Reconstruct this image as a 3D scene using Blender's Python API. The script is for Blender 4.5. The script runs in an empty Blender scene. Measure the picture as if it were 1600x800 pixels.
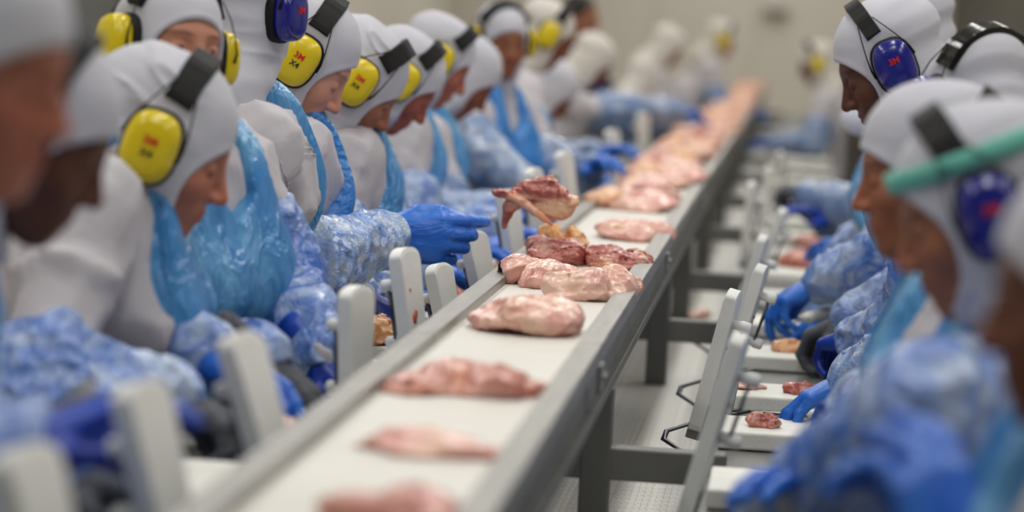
import bpy, bmesh, math, random
import numpy as np
from mathutils import Matrix, Vector
random.seed(5); np.random.seed(5)
sc = bpy.context.scene
COL = sc.collection

# ------------------------------------------------------------------ camera
FPX = 4500.0
CAM = np.array([0.0, 0.0, 1.43])
_v = np.array([443.0, 400 - 62.0, -FPX]); _v /= np.linalg.norm(_v)      # the line's direction (+Y) seen by the camera
_u = np.array([0.06, 1.0, 0.0]); _u -= _v * (_u @ _v); _u /= np.linalg.norm(_u)
_x = np.cross(_v, _u)
RCW = np.array([_x, _v, _u])
cam_d = bpy.data.cameras.new('camera'); cam = bpy.data.objects.new('camera', cam_d); COL.objects.link(cam)
m4 = np.eye(4); m4[:3, :3] = RCW; m4[:3, 3] = CAM
cam.matrix_world = Matrix(m4.tolist())
cam_d.sensor_width = 36; cam_d.lens = FPX / 1600 * 36; cam_d.clip_end = 200; cam_d.clip_start = 0.05
cam_d.dof.use_dof = True; cam_d.dof.focus_distance = 5.6; cam_d.dof.aperture_fstop = 2.2
sc.camera = cam

# ------------------------------------------------------------------ world, lamps, exposure
sc.view_settings.view_transform = 'Standard'; sc.view_settings.look = 'None'
sc.view_settings.gamma = 1.0; sc.view_settings.use_curve_mapping = False
sc.view_settings.exposure = -0.22
W = bpy.data.worlds.new('hall_light'); sc.world = W; W.use_nodes = True
W.node_tree.nodes['Background'].inputs[0].default_value = (0.86, 0.93, 1.0, 1)
W.node_tree.nodes['Background'].inputs[1].default_value = 0.16
def area(name, x, y, z, sx, sy, power, col=(1, 0.985, 0.95)):
    l = bpy.data.lights.new(name, 'AREA'); l.shape = 'RECTANGLE'; l.size = sx; l.size_y = sy
    l.energy = power; l.color = col
    o = bpy.data.objects.new(name, l); COL.objects.link(o); o.location = (x, y, z)
    return o
for yy in (1.5, 5.0, 8.5, 12.0, 16.0, 20.5, 25.5, 30.5):
    area('ceiling_lamp', -2.3, yy, 4.15, 0.35, 2.4, 40)
    area('ceiling_lamp', 1.9, yy, 4.15, 0.35, 2.4, 40)
    area('ceiling_lamp', -0.25, yy + 1.2, 4.15, 0.35, 2.4, 40)

# ------------------------------------------------------------------ helpers
def P(px, py, Y):
    """the place at distance Y down the line that the photograph shows at this pixel"""
    w = RCW @ np.array([(px - 800) / FPX, (400 - py) / FPX, -1.0])
    return CAM + w * (Y / w[1])
def nrm(a):
    a = np.asarray(a, float); return a / (np.linalg.norm(a) + 1e-12)
def tag(o, label=None, cat=None, group=None, kind=None):
    if label: o['label'] = label
    if cat: o['category'] = cat
    if group: o['group'] = group
    if kind: o['kind'] = kind
    return o
def empty(name, loc, label=None, cat=None, group=None, rotz=0.0):
    o = bpy.data.objects.new(name, None); COL.objects.link(o); o.location = tuple(loc)
    o.rotation_euler = (0, 0, rotz); o.empty_display_size = 0.1
    return tag(o, label, cat, group)
def obj(name, me, parent=None, mat=None, loc=None, M=None):
    o = bpy.data.objects.new(name, me); COL.objects.link(o)
    if mat is not None and not me.materials: me.materials.append(mat)
    if parent is not None: o.parent = parent
    if M is not None: o.matrix_local = M
    elif loc is not None: o.location = tuple(loc)
    return o
def np_mesh(name, verts, faces, mat=None, col=None, smooth=True):
    me = bpy.data.meshes.new(name)
    nv, nf = len(verts), len(faces)
    k = faces.shape[1]
    me.vertices.add(nv); me.vertices.foreach_set('co', np.ascontiguousarray(verts, dtype=np.float32).ravel())
    me.loops.add(nf * k); me.loops.foreach_set('vertex_index', np.ascontiguousarray(faces, dtype=np.int32).ravel())
    me.polygons.add(nf); me.polygons.foreach_set('loop_start', np.arange(0, nf * k, k, dtype=np.int32))
    me.polygons.foreach_set('use_smooth', np.full(nf, smooth, dtype=bool))
    me.update(calc_edges=True)
    if col is not None:
        a = me.color_attributes.new('Col', 'FLOAT_COLOR', 'POINT')
        c = np.ones((nv, 4), np.float32); c[:, :3] = col
        a.data.foreach_set('color', c.ravel())
    if mat is not None: me.materials.append(mat)
    return me
def bm_mesh(name, bm, mat=None, smooth=False):
    me = bpy.data.meshes.new(name); bmesh.ops.recalc_face_normals(bm, faces=bm.faces)
    if smooth:
        for f in bm.faces: f.smooth = True
    bm.to_mesh(me); bm.free()
    if mat is not None: me.materials.append(mat)
    return me
def bbox(bm, lo, hi, bev=0.0, seg=2):
    r = bmesh.ops.create_cube(bm, size=1.0)
    lo = np.minimum(lo, hi); hi2 = np.maximum(lo, hi)
    for v in r['verts']:
        v.co = Vector([(lo[i] + hi2[i]) / 2 + v.co[i] * (hi2[i] - lo[i]) for i in range(3)])
    if bev > 0:
        es = list({e for v in r['verts'] for e in v.link_edges})
        bmesh.ops.bevel(bm, geom=es, offset=bev, segments=seg, affect='EDGES', profile=0.5)
def box(name, lo, hi, mat, parent=None, bev=0.0, seg=2):
    lo = np.array(lo, float); hi = np.array(hi, float)
    lo, hi = np.minimum(lo, hi), np.maximum(lo, hi)
    bm = bmesh.new(); bbox(bm, lo, hi, bev, seg)
    return obj(name, bm_mesh(name, bm, mat), parent)
def tube_bm(bm, pts, r, n=8, closed=False):
    pts = [np.asarray(p, float) for p in pts]; N = len(pts)
    rr = r if hasattr(r, '__len__') else [r] * N
    rings = []; up = np.array([0.13, 0.21, 0.97])
    for i, p in enumerate(pts):
        t = nrm(pts[min(i + 1, N - 1)] - pts[max(i - 1, 0)])
        a = nrm(np.cross(t, up)); b = np.cross(t, a)
        if i and np.dot(a, pa) < 0: a, b = -a, -b
        pa = a
        rings.append([bm.verts.new(tuple(p + rr[i] * (math.cos(2 * math.pi * j / n) * a + math.sin(2 * math.pi * j / n) * b))) for j in range(n)])
    for i in range(N - 1):
        for j in range(n):
            bm.faces.new((rings[i][j], rings[i][(j + 1) % n], rings[i + 1][(j + 1) % n], rings[i + 1][j]))
    bm.faces.new(rings[0][::-1]); bm.faces.new(rings[-1])
def tube(name, pts, r, mat, parent=None, n=8):
    bm = bmesh.new(); tube_bm(bm, pts, r, n)
    return obj(name, bm_mesh(name, bm, mat, True), parent)
def loft_bm(bm, outline, prof, axis=0, sgn=1):
    """outline: list of (a,b); prof: list of (scale, height); the height runs along the axis"""
    rings = []
    for s, h in prof:
        ring = []
        for a, b in outline:
            co = [a * s, b * s]; co.insert(axis, h * sgn); ring.append(bm.verts.new(co))
        rings.append(ring)
    n = len(outline)
    for i in range(len(rings) - 1):
        for j in range(n):
            bm.faces.new((rings[i][j], rings[i][(j + 1) % n], rings[i + 1][(j + 1) % n], rings[i + 1][j]))
    bm.faces.new(rings[0][::-1]); bm.faces.new(rings[-1])

# ------------------------------------------------------------------ noise and signed distance shapes
_T = np.random.RandomState(3).rand(32, 32, 32).astype(np.float32)
def vnoise(p):
    i = np.floor(p).astype(np.int32); f = (p - i).astype(np.float32); f = f * f * (3 - 2 * f)
    x0, y0, z0 = (i[:, 0] & 31), (i[:, 1] & 31), (i[:, 2] & 31)
    x1, y1, z1 = (x0 + 1) & 31, (y0 + 1) & 31, (z0 + 1) & 31
    fx, fy, fz = f[:, 0], f[:, 1], f[:, 2]
    a = _T[x0, y0, z0] * (1 - fx) + _T[x1, y0, z0] * fx; b = _T[x0, y1, z0] * (1 - fx) + _T[x1, y1, z0] * fx
    c = _T[x0, y0, z1] * (1 - fx) + _T[x1, y0, z1] * fx; d = _T[x0, y1, z1] * (1 - fx) + _T[x1, y1, z1] * fx
    a = a * (1 - fy) + b * fy; c = c * (1 - fy) + d * fy
    return (a * (1 - fz) + c * fz) * 2 - 1
def ridged(p): return 1 - 2 * np.abs(vnoise(p))
def A(*a): return np.array(a, np.float32)
def cone(p, a, b, ra, rb):
    a = np.asarray(a, np.float32); b = np.asarray(b, np.float32)
    pa = p - a; ba = b - a
    h = np.clip(pa @ ba / (ba @ ba + 1e-12), 0, 1)
    return np.linalg.norm(pa - h[:, None] * ba, axis=1) - (ra + (rb - ra) * h)
def ell(p, c, r, R=None):
    q = p - np.asarray(c, np.float32)
    if R is not None: q = q @ np.asarray(R, np.float32)
    r = np.asarray(r, np.float32); q1 = q / r
    k0 = np.linalg.norm(q1, axis=1); k1 = np.linalg.norm(q1 / r, axis=1)
    return k0 * (k0 - 1) / (k1 + 1e-9)
def smin(a, b, k):
    h = np.clip(0.5 + 0.5 * (b - a) / k, 0, 1)
    return b * (1 - h) + a * h - k * h * (1 - h)
def smax(a, b, k): return -smin(-a, -b, k)
def sdf_mesh(fn, lo, hi, h, pad=0.0):
    lo = np.asarray(lo, float); hi = np.asarray(hi, float)
    B = 4
    n = np.maximum(1, np.ceil((hi - lo) / (h * B)).astype(int)) * B
    ax = [lo[i] + h * np.arange(n[i]) for i in range(3)]
    cb = [lo[i] + h * (np.arange(n[i] // B) * B + (B - 1) / 2) for i in range(3)]
    G = np.stack(np.meshgrid(*cb, indexing='ij'), -1).reshape(-1, 3).astype(np.float32)
    dc = fn(G)
    act = (np.abs(dc) < h * B * 1.5 + pad + 0.004).reshape([k // B for k in n])
    sg = np.where(dc.reshape(act.shape) < 0, -1.0, 1.0).astype(np.float32)
    rep = lambda a: a.repeat(B, 0).repeat(B, 1).repeat(B, 2)
    V = rep(sg); Ma = rep(act)
    idx = np.argwhere(Ma)
    pts = np.stack([ax[i][idx[:, i]] for i in range(3)], -1).astype(np.float32)
    V[Ma] = fn(pts)
    S = V < 0
    cs = np.zeros([k - 1 for k in n], np.int8)
    for dx in (0, 1):
        for dy in (0, 1):
            for dz in (0, 1):
                cs += S[dx:n[0] - 1 + dx, dy:n[1] - 1 + dy, dz:n[2] - 1 + dz]
    cells = (cs > 0) & (cs < 8)
    ci = np.argwhere(cells)
    ids = -np.ones(cells.shape, np.int64); ids[cells] = np.arange(len(ci))
    acc = np.zeros((len(ci), 3)); cnt = np.zeros(len(ci))
    cor = [(a, b, c) for a in (0, 1) for b in (0, 1) for c in (0, 1)]
    for p in cor:
        for k in range(3):
            if p[k] == 0:
                q = list(p); q[k] = 1
                va = V[ci[:, 0] + p[0], ci[:, 1] + p[1], ci[:, 2] + p[2]]; vb = V[ci[:, 0] + q[0], ci[:, 1] + q[1], ci[:, 2] + q[2]]
                m = (va < 0) != (vb < 0)
                t = va[m] / (va[m] - vb[m])
                d = np.array(p, float)[None, :].repeat(m.sum(), 0); d[:, k] += t
                acc[m] += d; cnt[m] += 1
    verts = lo + h * (ci + acc / cnt[:, None])
    faces = []
    for k in range(3):
        sl0 = [slice(1, n[i] - 1) for i in range(3)]; sl0[k] = slice(0, n[k] - 1)
        sl1 = list(sl0); sl1[k] = slice(1, n[k])
        a, b = S[tuple(sl0)], S[tuple(sl1)]
        e = np.argwhere(a != b)
        if not len(e): continue
        ins = a[tuple(e.T)]
        off = np.array([1, 1, 1]); off[k] = 0
        e = e + off
        i1, i2 = [(1, 2), (2, 0), (0, 1)][k]
        def at(d1, d2):
            q = e.copy(); q[:, i1] -= d1; q[:, i2] -= d2
            return ids[q[:, 0], q[:, 1], q[:, 2]]
        Q = np.stack([at(1, 1), at(0, 1), at(0, 0), at(1, 0)], -1)
        Q[~ins] = Q[~ins][:, ::-1]
        faces.append(Q)
    faces = np.concatenate(faces)
    faces = faces[(faces >= 0).all(1)]
    return verts, faces

# ------------------------------------------------------------------ materials
def new_mat(name):
    m = bpy.data.materials.new(name); m.use_nodes = True
    return m, m.node_tree, m.node_tree.nodes, m.node_tree.links, m.node_tree.nodes['Principled BSDF']
def lin(c):
    return tuple(((x + 0.055) / 1.055) ** 2.4 if x > 0.04045 else x / 12.92 for x in c)
def material(name, c, rough=0.5, metal=0.0, c2=None, nscale=8.0, bump=0.0, bscale=30.0, coat=0.0, spec=0.5, stretch=None, attr=False, sss=0.0, ramp=(0.35, 0.65), bdist=0.01, distort=0.0, bdetail=3.0, alpha=1.0, ridge=False):
    m, nt, N, L, bs = new_mat(name)
    bs.inputs['Roughness'].default_value = rough; bs.inputs['Metallic'].default_value = metal
    bs.inputs['Specular IOR Level'].default_value = spec
    bs.inputs['Coat Weight'].default_value = coat; bs.inputs['Coat Roughness'].default_value = 0.12
    bs.inputs['Base Color'].default_value = (*lin(c), 1)
    bs.inputs['Alpha'].default_value = alpha
    if sss:
        bs.inputs['Subsurface Weight'].default_value = sss; bs.inputs['Subsurface Radius'].default_value = (0.01, 0.004, 0.002)
    tc = N.new('ShaderNodeTexCoord'); mp = N.new('ShaderNodeMapping')
    L.new(tc.outputs['Object'], mp.inputs[0])
    if stretch: mp.inputs['Scale'].default_value = stretch
    if attr:
        at = N.new('ShaderNodeAttribute'); at.attribute_name = 'Col'; L.new(at.outputs['Color'], bs.inputs['Base Color'])
    elif c2 is not None:
        n = N.new('ShaderNodeTexNoise'); n.inputs['Scale'].default_value = nscale; n.inputs['Detail'].default_value = 4; n.inputs['Distortion'].default_value = distort
        L.new(mp.outputs[0], n.inputs['Vector'])
        r = N.new('ShaderNodeValToRGB'); r.color_ramp.elements[0].position = ramp[0]; r.color_ramp.elements[1].position = ramp[1]
        r.color_ramp.elements[0].color = (*lin(c), 1); r.color_ramp.elements[1].color = (*lin(c2), 1)
        L.new(n.outputs[0], r.inputs[0]); L.new(r.outputs[0], bs.inputs['Base Color'])
    if bump:
        n = N.new('ShaderNodeTexNoise'); n.inputs['Scale'].default_value = bscale; n.inputs['Detail'].default_value = bdetail; n.inputs['Distortion'].default_value = distort
        L.new(mp.outputs[0], n.inputs['Vector'])
        src = n.outputs[0]
        if ridge:
            a = N.new('ShaderNodeMath'); a.operation = 'SUBTRACT'; a.inputs[1].default_value = 0.5; L.new(src, a.inputs[0])
            b = N.new('ShaderNodeMath'); b.operation = 'ABSOLUTE'; L.new(a.outputs[0], b.inputs[0])
            d = N.new('ShaderNodeMath'); d.operation = 'MULTIPLY'; d.inputs[1].default_value = -2.5; L.new(b.outputs[0], d.inputs[0]); src = d.outputs[0]
        b = N.new('ShaderNodeBump'); b.inputs['Strength'].default_value = bump; b.inputs['Distance'].default_value = bdist
        L.new(src, b.inputs['Height']); L.new(b.outputs[0], bs.inputs['Normal'])
    return m
M_COAT = material('white_cotton', (0.765, 0.75, 0.77), 0.9, bump=0.35, bscale=9, bdist=0.02, spec=0.1, distort=1.0)
M_HOOD = material('white_knit', (0.775, 0.775, 0.81), 0.92, bump=0.3, bscale=5, stretch=(1, 1, 2.5), bdist=0.012, spec=0.1, distort=0.6)
M_HOODW = material('warm_white_knit', (0.84, 0.82, 0.79), 0.92, bump=0.25, bscale=6, bdist=0.01, spec=0.1)
M_SKIN = material('skin', (0.7, 0.5, 0.4), 0.5, attr=True, sss=0.08, bump=0.12, bscale=180, bdist=0.002, spec=0.35)
M_EYE = material('eye', (0.75, 0.72, 0.7), 0.15, attr=True)
M_BROW = material('eyebrow', (0.10, 0.07, 0.06), 0.9)
M_HAIR = material('dark_hair', (0.08, 0.06, 0.05), 0.6)
M_TROUSER = material('white_trousers', (0.78, 0.78, 0.78), 0.9, bump=0.2, bscale=10)
M_BOOT = material('white_rubber', (0.80, 0.80, 0.78), 0.35)
M_APRON = material('blue_film', (0.20, 0.50, 0.76), 0.26, c2=(0.40, 0.65, 0.84), nscale=5, bump=0.55, bscale=14, bdist=0.02, stretch=(1.3, 1.3, 0.45), ridge=True, distort=1.2, spec=0.6)
M_APRON2 = material('deep_blue_film', (0.10, 0.42, 0.74), 0.3, c2=(0.22, 0.52, 0.80), nscale=5, bump=0.5, bscale=12, bdist=0.02, ridge=True, distort=1.2)
M_SLEEVE = material('clear_blue_sleeve_film', (0.20, 0.42, 0.80), 0.22, c2=(0.68, 0.77, 0.90), nscale=16, ramp=(0.36, 0.60), bump=0.8, bscale=26, bdist=0.012, ridge=True, distort=1.6, spec=0.7)
M_SLEEVE_PALE = material('pale_sleeve_film', (0.42, 0.57, 0.82), 0.2, c2=(0.70, 0.77, 0.86), nscale=18, ramp=(0.36, 0.55), bump=0.9, bscale=30, bdist=0.012, ridge=True, distort=1.6, spec=0.8)
M_GLOVE = material('blue_nitrile', (0.10, 0.36, 0.76), 0.36, c2=(0.18, 0.46, 0.84), nscale=10, bump=0.4, bscale=30, bdist=0.006, stretch=(1.6, 0.5, 1.6), ridge=True, distort=0.8)
M_GLOVE_D = material('deep_blue_nitrile', (0.04, 0.16, 0.55), 0.36, c2=(0.08, 0.28, 0.72), nscale=10, bump=0.3, bscale=30, bdist=0.006)
M_GREY = material('grey_knit_glove', (0.27, 0.28, 0.31), 0.85, c2=(0.36, 0.37, 0.40), nscale=60, bump=0.5, bscale=220, bdist=0.003)
M_YEL = material('yellow_shell', (0.86, 0.76, 0.02), 0.25, spec=0.6)
M_BLUC = material('blue_shell', (0.05, 0.08, 0.48), 0.2, spec=0.7)
M_BLK = material('black_rubber', (0.045, 0.045, 0.05), 0.6, spec=0.3)
M_GREYD = material('navy_grey_glove', (0.12, 0.13, 0.20), 0.8)
M_BLKG = material('black_gloss', (0.04, 0.04, 0.045), 0.18, bump=0.3, bscale=60, bdist=0.004)
M_WIRE = material('wire', (0.35, 0.35, 0.37), 0.3, metal=0.9)
M_RED = material('red_print', (0.80, 0.08, 0.06), 0.5)
M_INK = material('black_print', (0.10, 0.09, 0.02), 0.5)
M_STEEL = material('brushed_steel', (0.55, 0.545, 0.53), 0.42, metal=0.55, c2=(0.62, 0.61, 0.59), nscale=9, stretch=(8, 0.6, 8), bump=0.08, bscale=60, spec=0.5)
M_STEELD = material('dark_steel', (0.43, 0.43, 0.42), 0.5, metal=0.35, c2=(0.48, 0.48, 0.465), nscale=6, bump=0.06, bscale=50)
M_BELT = material('white_belt', (0.835, 0.825, 0.79), 0.5, c2=(0.86, 0.85, 0.82), nscale=4, bump=0.03, bscale=60)
M_POLY = material('white_polymer', (0.87, 0.87, 0.85), 0.42, c2=(0.90, 0.90, 0.885), nscale=14, bump=0.08, bscale=70)
M_BOARD = material('cutting_board', (0.86, 0.855, 0.82), 0.5, c2=(0.90, 0.895, 0.87), nscale=10, bump=0.12, bscale=90, stretch=(1, 4, 1))
M_MOD = material('modular_belt', (0.82, 0.81, 0.78), 0.45, c2=(0.91, 0.90, 0.87), nscale=5, stretch=(10, 0.35, 1), ramp=(0.3, 0.7))
M_BLADE = material('blade', (0.62, 0.62, 0.62), 0.3, metal=0.9)
M_WALL = material('wall_panel', (0.84, 0.815, 0.765), 0.6, c2=(0.86, 0.835, 0.79), nscale=0.6)
M_FLOOR = material('floor_tile', (0.58, 0.57, 0.53), 0.35, c2=(0.64, 0.63, 0.59), nscale=1.3, bump=0.05, bscale=20)
M_GROUT = material('grout', (0.45, 0.44, 0.41), 0.8)
M_CEIL = material('ceiling_panel', (0.80, 0.80, 0.78), 0.7)
M_MACH = material('machine_dark', (0.25, 0.235, 0.21), 0.5, metal=0.2, c2=(0.40, 0.38, 0.34), nscale=1.6)
M_NAVY = material('navy_cloth', (0.13, 0.13, 0.32), 0.85, bump=0.3, bscale=10)
M_GREEN = material('green_band', (0.42, 0.74, 0.67), 0.6)
M_MESHCAP = material('translucent_cap', (0.86, 0.86, 0.86), 0.7, bump=0.3, bscale=60, alpha=1.0)
M_MEAT = material('raw_chicken', (0.8, 0.5, 0.45), 0.32, attr=True, bump=0.35, bscale=75, bdist=0.004, sss=0.12, spec=0.6, coat=0.25)
M_MASK = material('mask_white', (0.87, 0.87, 0.93), 0.8)
M_SMEAR = material('meat_smear', (0.72, 0.36, 0.27), 0.4)
M_TEAL = material('teal_plastic', (0.25, 0.62, 0.55), 0.5)

def film(name, pale, deep, rough=0.22, width=(0.0, 0.30), scale=7.0, bump=0.8, patch=0.5):
    """thin crumpled plastic film: pale where it lies flat on the cloth, deeper blue along the gathered folds"""
    m, nt, N, L, bs = new_mat(name)
    bs.inputs['Roughness'].default_value = rough; bs.inputs['Specular IOR Level'].default_value = 0.6
    tc = N.new('ShaderNodeTexCoord')
    def noise(sc_, det, dist):
        n = N.new('ShaderNodeTexNoise'); n.inputs['Scale'].default_value = sc_; n.inputs['Detail'].default_value = det; n.inputs['Distortion'].default_value = dist
        L.new(tc.outputs['Object'], n.inputs['Vector']); return n.outputs[0]
    def mth(op, a, b):
        n = N.new('ShaderNodeMath'); n.operation = op
        for i, v in enumerate((a, b)):
            if isinstance(v, (int, float)): n.inputs[i].default_value = v
            elif v is not None: L.new(v, n.inputs[i])
        return n.outputs[0]
    n1 = noise(scale, 3, 1.4); n2 = noise(scale * 0.45, 2, 0.5); n3 = noise(scale * 3.2, 4, 1.8)
    rid = mth('MULTIPLY', mth('ABSOLUTE', mth('SUBTRACT', n1, 0.5), None), 7.0)
    fac = mth('MULTIPLY', mth('SUBTRACT', 1.0, rid), 0.8)
    fac = mth('MAXIMUM', fac, 0.0)
    fac = mth('ADD', fac, mth('MULTIPLY', mth('SUBTRACT', n2, 0.46), 3.0 * patch))
    mx = N.new('ShaderNodeMix'); mx.data_type = 'RGBA'; mx.clamp_factor = True
    L.new(fac, mx.inputs[0]); mx.inputs[6].default_value = (*lin(pale), 1); mx.inputs[7].default_value = (*lin(deep), 1)
    L.new(mx.outputs[2], bs.inputs['Base Color'])
    h = mth('ADD', mth('MULTIPLY', mth('ABSOLUTE', mth('SUBTRACT', n1, 0.5), None), -1.5), mth('MULTIPLY', mth('ABSOLUTE', mth('SUBTRACT', n3, 0.5), None), -0.8))
    b = N.new('ShaderNodeBump'); b.inputs['Strength'].default_value = bump; b.inputs['Distance'].default_value = 0.014
    L.new(h, b.inputs['Height']); L.new(b.outputs[0], bs.inputs['Normal'])
    return m
M_SLEEVE = film('clear_blue_sleeve_film', (0.67, 0.735, 0.85), (0.24, 0.43, 0.76), scale=6.5)
M_SLEEVE_PALE = film('pale_sleeve_film', (0.70, 0.76, 0.84), (0.38, 0.55, 0.84), rough=0.18, scale=8.0, patch=0.3)

M_SLEEVE_GREY = film('greyish_sleeve_film', (0.60, 0.655, 0.74), (0.34, 0.46, 0.66), scale=5.0, bump=0.5)
# ------------------------------------------------------------------ heads (head space: +y forward, +z up, origin between the ears)
def head_shape(p, open_eyes=False):
    ax = np.abs(p[:, 0]); q = p.copy(); q[:, 0] = ax
    d = ell(p, (0, -0.012, 0.03), (0.074, 0.094, 0.086))
    d = smin(d, ell(p, (0, 0.026, -0.038), (0.059, 0.066, 0.080)), 0.035)
    d = smin(d, ell(p, (0, 0.070, -0.098), (0.022, 0.020, 0.017)), 0.028)
    d = smin(d, cone(q, (0.050, 0.0, -0.060), (0.012, 0.062, -0.100), 0.016, 0.013), 0.03)
    d = smin(d, ell(q, (0.036, 0.060, -0.030), (0.024, 0.022, 0.022)), 0.022)
    d = smin(d, cone(q, (0.0, 0.078, 0.022), (0.036, 0.070, 0.022), 0.011, 0.009), 0.018)
    d = smax(d, -ell(q, (0.031, 0.102, -0.002), (0.021, 0.020, 0.014)), 0.014)
    d = smin(d, ell(q, (0.031, 0.0735, -0.003), (0.0165, 0.0145, 0.0125)), 0.004)
    if open_eyes:
        d = smax(d, -ell(q, (0.031, 0.092, -0.003), (0.0135, 0.010, 0.0048)), 0.002)
    else:
        d = smax(d, -ell(q, (0.031, 0.090, -0.0085), (0.0125, 0.006, 0.0016)), 0.002)
    d = smin(d, cone(p, (0, 0.084, 0.008), (0, 0.109, -0.034), 0.0075, 0.0105), 0.012)
    d = smin(d, ell(q, (0.0125, 0.098, -0.038), (0.0085, 0.011, 0.008)), 0.007)
    d = smax(d, -ell(q, (0.006, 0.104, -0.047), (0.004, 0.005, 0.004)), 0.003)
    d = smin(d, ell(p, (0, 0.079, -0.066), (0.030, 0.016, 0.020)), 0.016)
    d = smin(d, cone(q, (0.003, 0.0945, -0.0615), (0.022, 0.083, -0.0655), 0.0052, 0.0025), 0.004)
    d = smin(d, cone(q, (0.0, 0.0935, -0.0735), (0.019, 0.083, -0.0695), 0.0062, 0.003), 0.004)
    d = smax(d, -ell(p, (0, 0.101, -0.0672), (0.024, 0.010, 0.0009)), 0.002)
    d = smin(d, ell(q, (0.073, -0.004, -0.012), (0.010, 0.017, 0.029)), 0.006)
    d = smin(d, cone(p, (0, -0.018, -0.07), (0, -0.045, -0.19), 0.050, 0.054), 0.03)
    return d
HEADS = {}
def head_arrays(res, open_eyes=False):
    k = (res, open_eyes)
    if k not in HEADS:
        HEADS[k] = sdf_mesh(lambda p: head_shape(p, open_eyes), (-0.1, -0.13, -0.21), (0.1, 0.135, 0.13), res)
    return HEADS[k]
def head_col(v, tone):
    t = np.array(lin(tone), np.float32); c = np.repeat(t[None, :], len(v), 0)
    def blend(mask, k): 
        nonlocal c
        mask = np.clip(mask, 0, 1)[:, None]; c = c * (1 - mask) + c * np.array(k, np.float32) * mask
    ax = np.abs(v[:, 0])
    g = lambda cx, cy, cz, r: np.exp(-(((ax - cx) ** 2 + (v[:, 1] - cy) ** 2 + (v[:, 2] - cz) ** 2) / r ** 2))
    blend(g(0, 0.108, -0.034, 0.020) * 0.7, (1.12, 0.78, 0.74))
    blend(g(0.04, 0.07, -0.035, 0.028) * 0.6, (1.1, 0.80, 0.77))
    lips = np.exp(-((v[:, 2] + 0.067) / 0.0085) ** 2 - (ax / 0.024) ** 4) * (v[:, 1] > 0.078)
    blend(lips * 0.9, (0.92, 0.55, 0.55))
    blend(g(0.031, 0.086, 0.004, 0.016) * 0.6, (0.72, 0.66, 0.66))
    blend(np.exp(-((ax - 0.031) / 0.014) ** 4 - ((v[:, 2] + 0.009) / 0.0022) ** 2) * (v[:, 1] > 0.07) * 0.85, (0.2, 0.16, 0.15))
    br = np.exp(-((ax - 0.033) / 0.020) ** 4 - ((v[:, 2] - 0.0235 + 0.15 * np.abs(ax - 0.03)) / 0.0038) ** 2) * (v[:, 1] > 0.06)
    blend(br * 0.8, (0.28, 0.22, 0.20))
    return c
def hood_shape(p, fx=0.088, fz=0.0, fy=0.108, rz=0.080):
    d = ell(p, (0, -0.014, 0.031), (0.084, 0.104, 0.097))
    d = smin(d, ell(p, (0, 0.020, -0.045), (0.071, 0.074, 0.084)), 0.045)
    d = smin(d, cone(p, (0, -0.018, -0.07), (0, -0.035, -0.165), 0.070, 0.084), 0.05)
    w = vnoise(p * A(5, 9, 34)) * 0.008 * np.clip((0.05 - p[:, 1]) / 0.08, 0.15, 1) + vnoise(p * A(22, 14, 40) + 5) * 0.0012
    w2 = np.clip((-0.03 - p[:, 2]) / 0.08, 0, 1) * ridged(p * A(14, 14, 30) + 9) * 0.006
    d = d + w - w2
    if fy > 0.12: d = d - np.maximum(ridged((p + 0.012 * vnoise(p * 12)[:, None]) * A(5, 11, 46) + 2), 0) ** 2 * 0.007 * np.clip((0.045 - p[:, 1]) / 0.05, 0, 1)
    e = ell(p, (0, fy, -0.030 + fz), (fx, 0.098, rz)); d = d - 0.0016 * np.exp(-((e - 0.007) / 0.0045) ** 2)
    d = smax(d, -ell(p, (0, fy, -0.030 + fz), (fx, 0.098, rz)), 0.004)
    return d
HOODS = {}
def hood_mesh(kind='a', res=0.0035):
    k = (kind, res)
    if k not in HOODS:
        par = {'a': (0.088, 0.0), 'b': (0.090, -0.014, 0.126), 'c': (0.102, -0.022, 0.088, 0.094)}[kind]
        v, f = sdf_mesh(lambda p: hood_shape(p, *par), (-0.125, -0.155, -0.27), (0.125, 0.12, 0.145), res, 0.006)
        HOODS[k] = np_mesh('hood', v, f)
    return HOODS[k]
def cup_outline(hw=0.0375, hh=0.049, n=28, e=2.7):
    return [(hw * math.copysign(abs(math.cos(t)) ** (2 / e), math.cos(t)), hh * math.copysign(abs(math.sin(t)) ** (2 / e), math.sin(t))) for t in [2 * math.pi * i / n for i in range(n)]]
MUFF = {}
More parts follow.
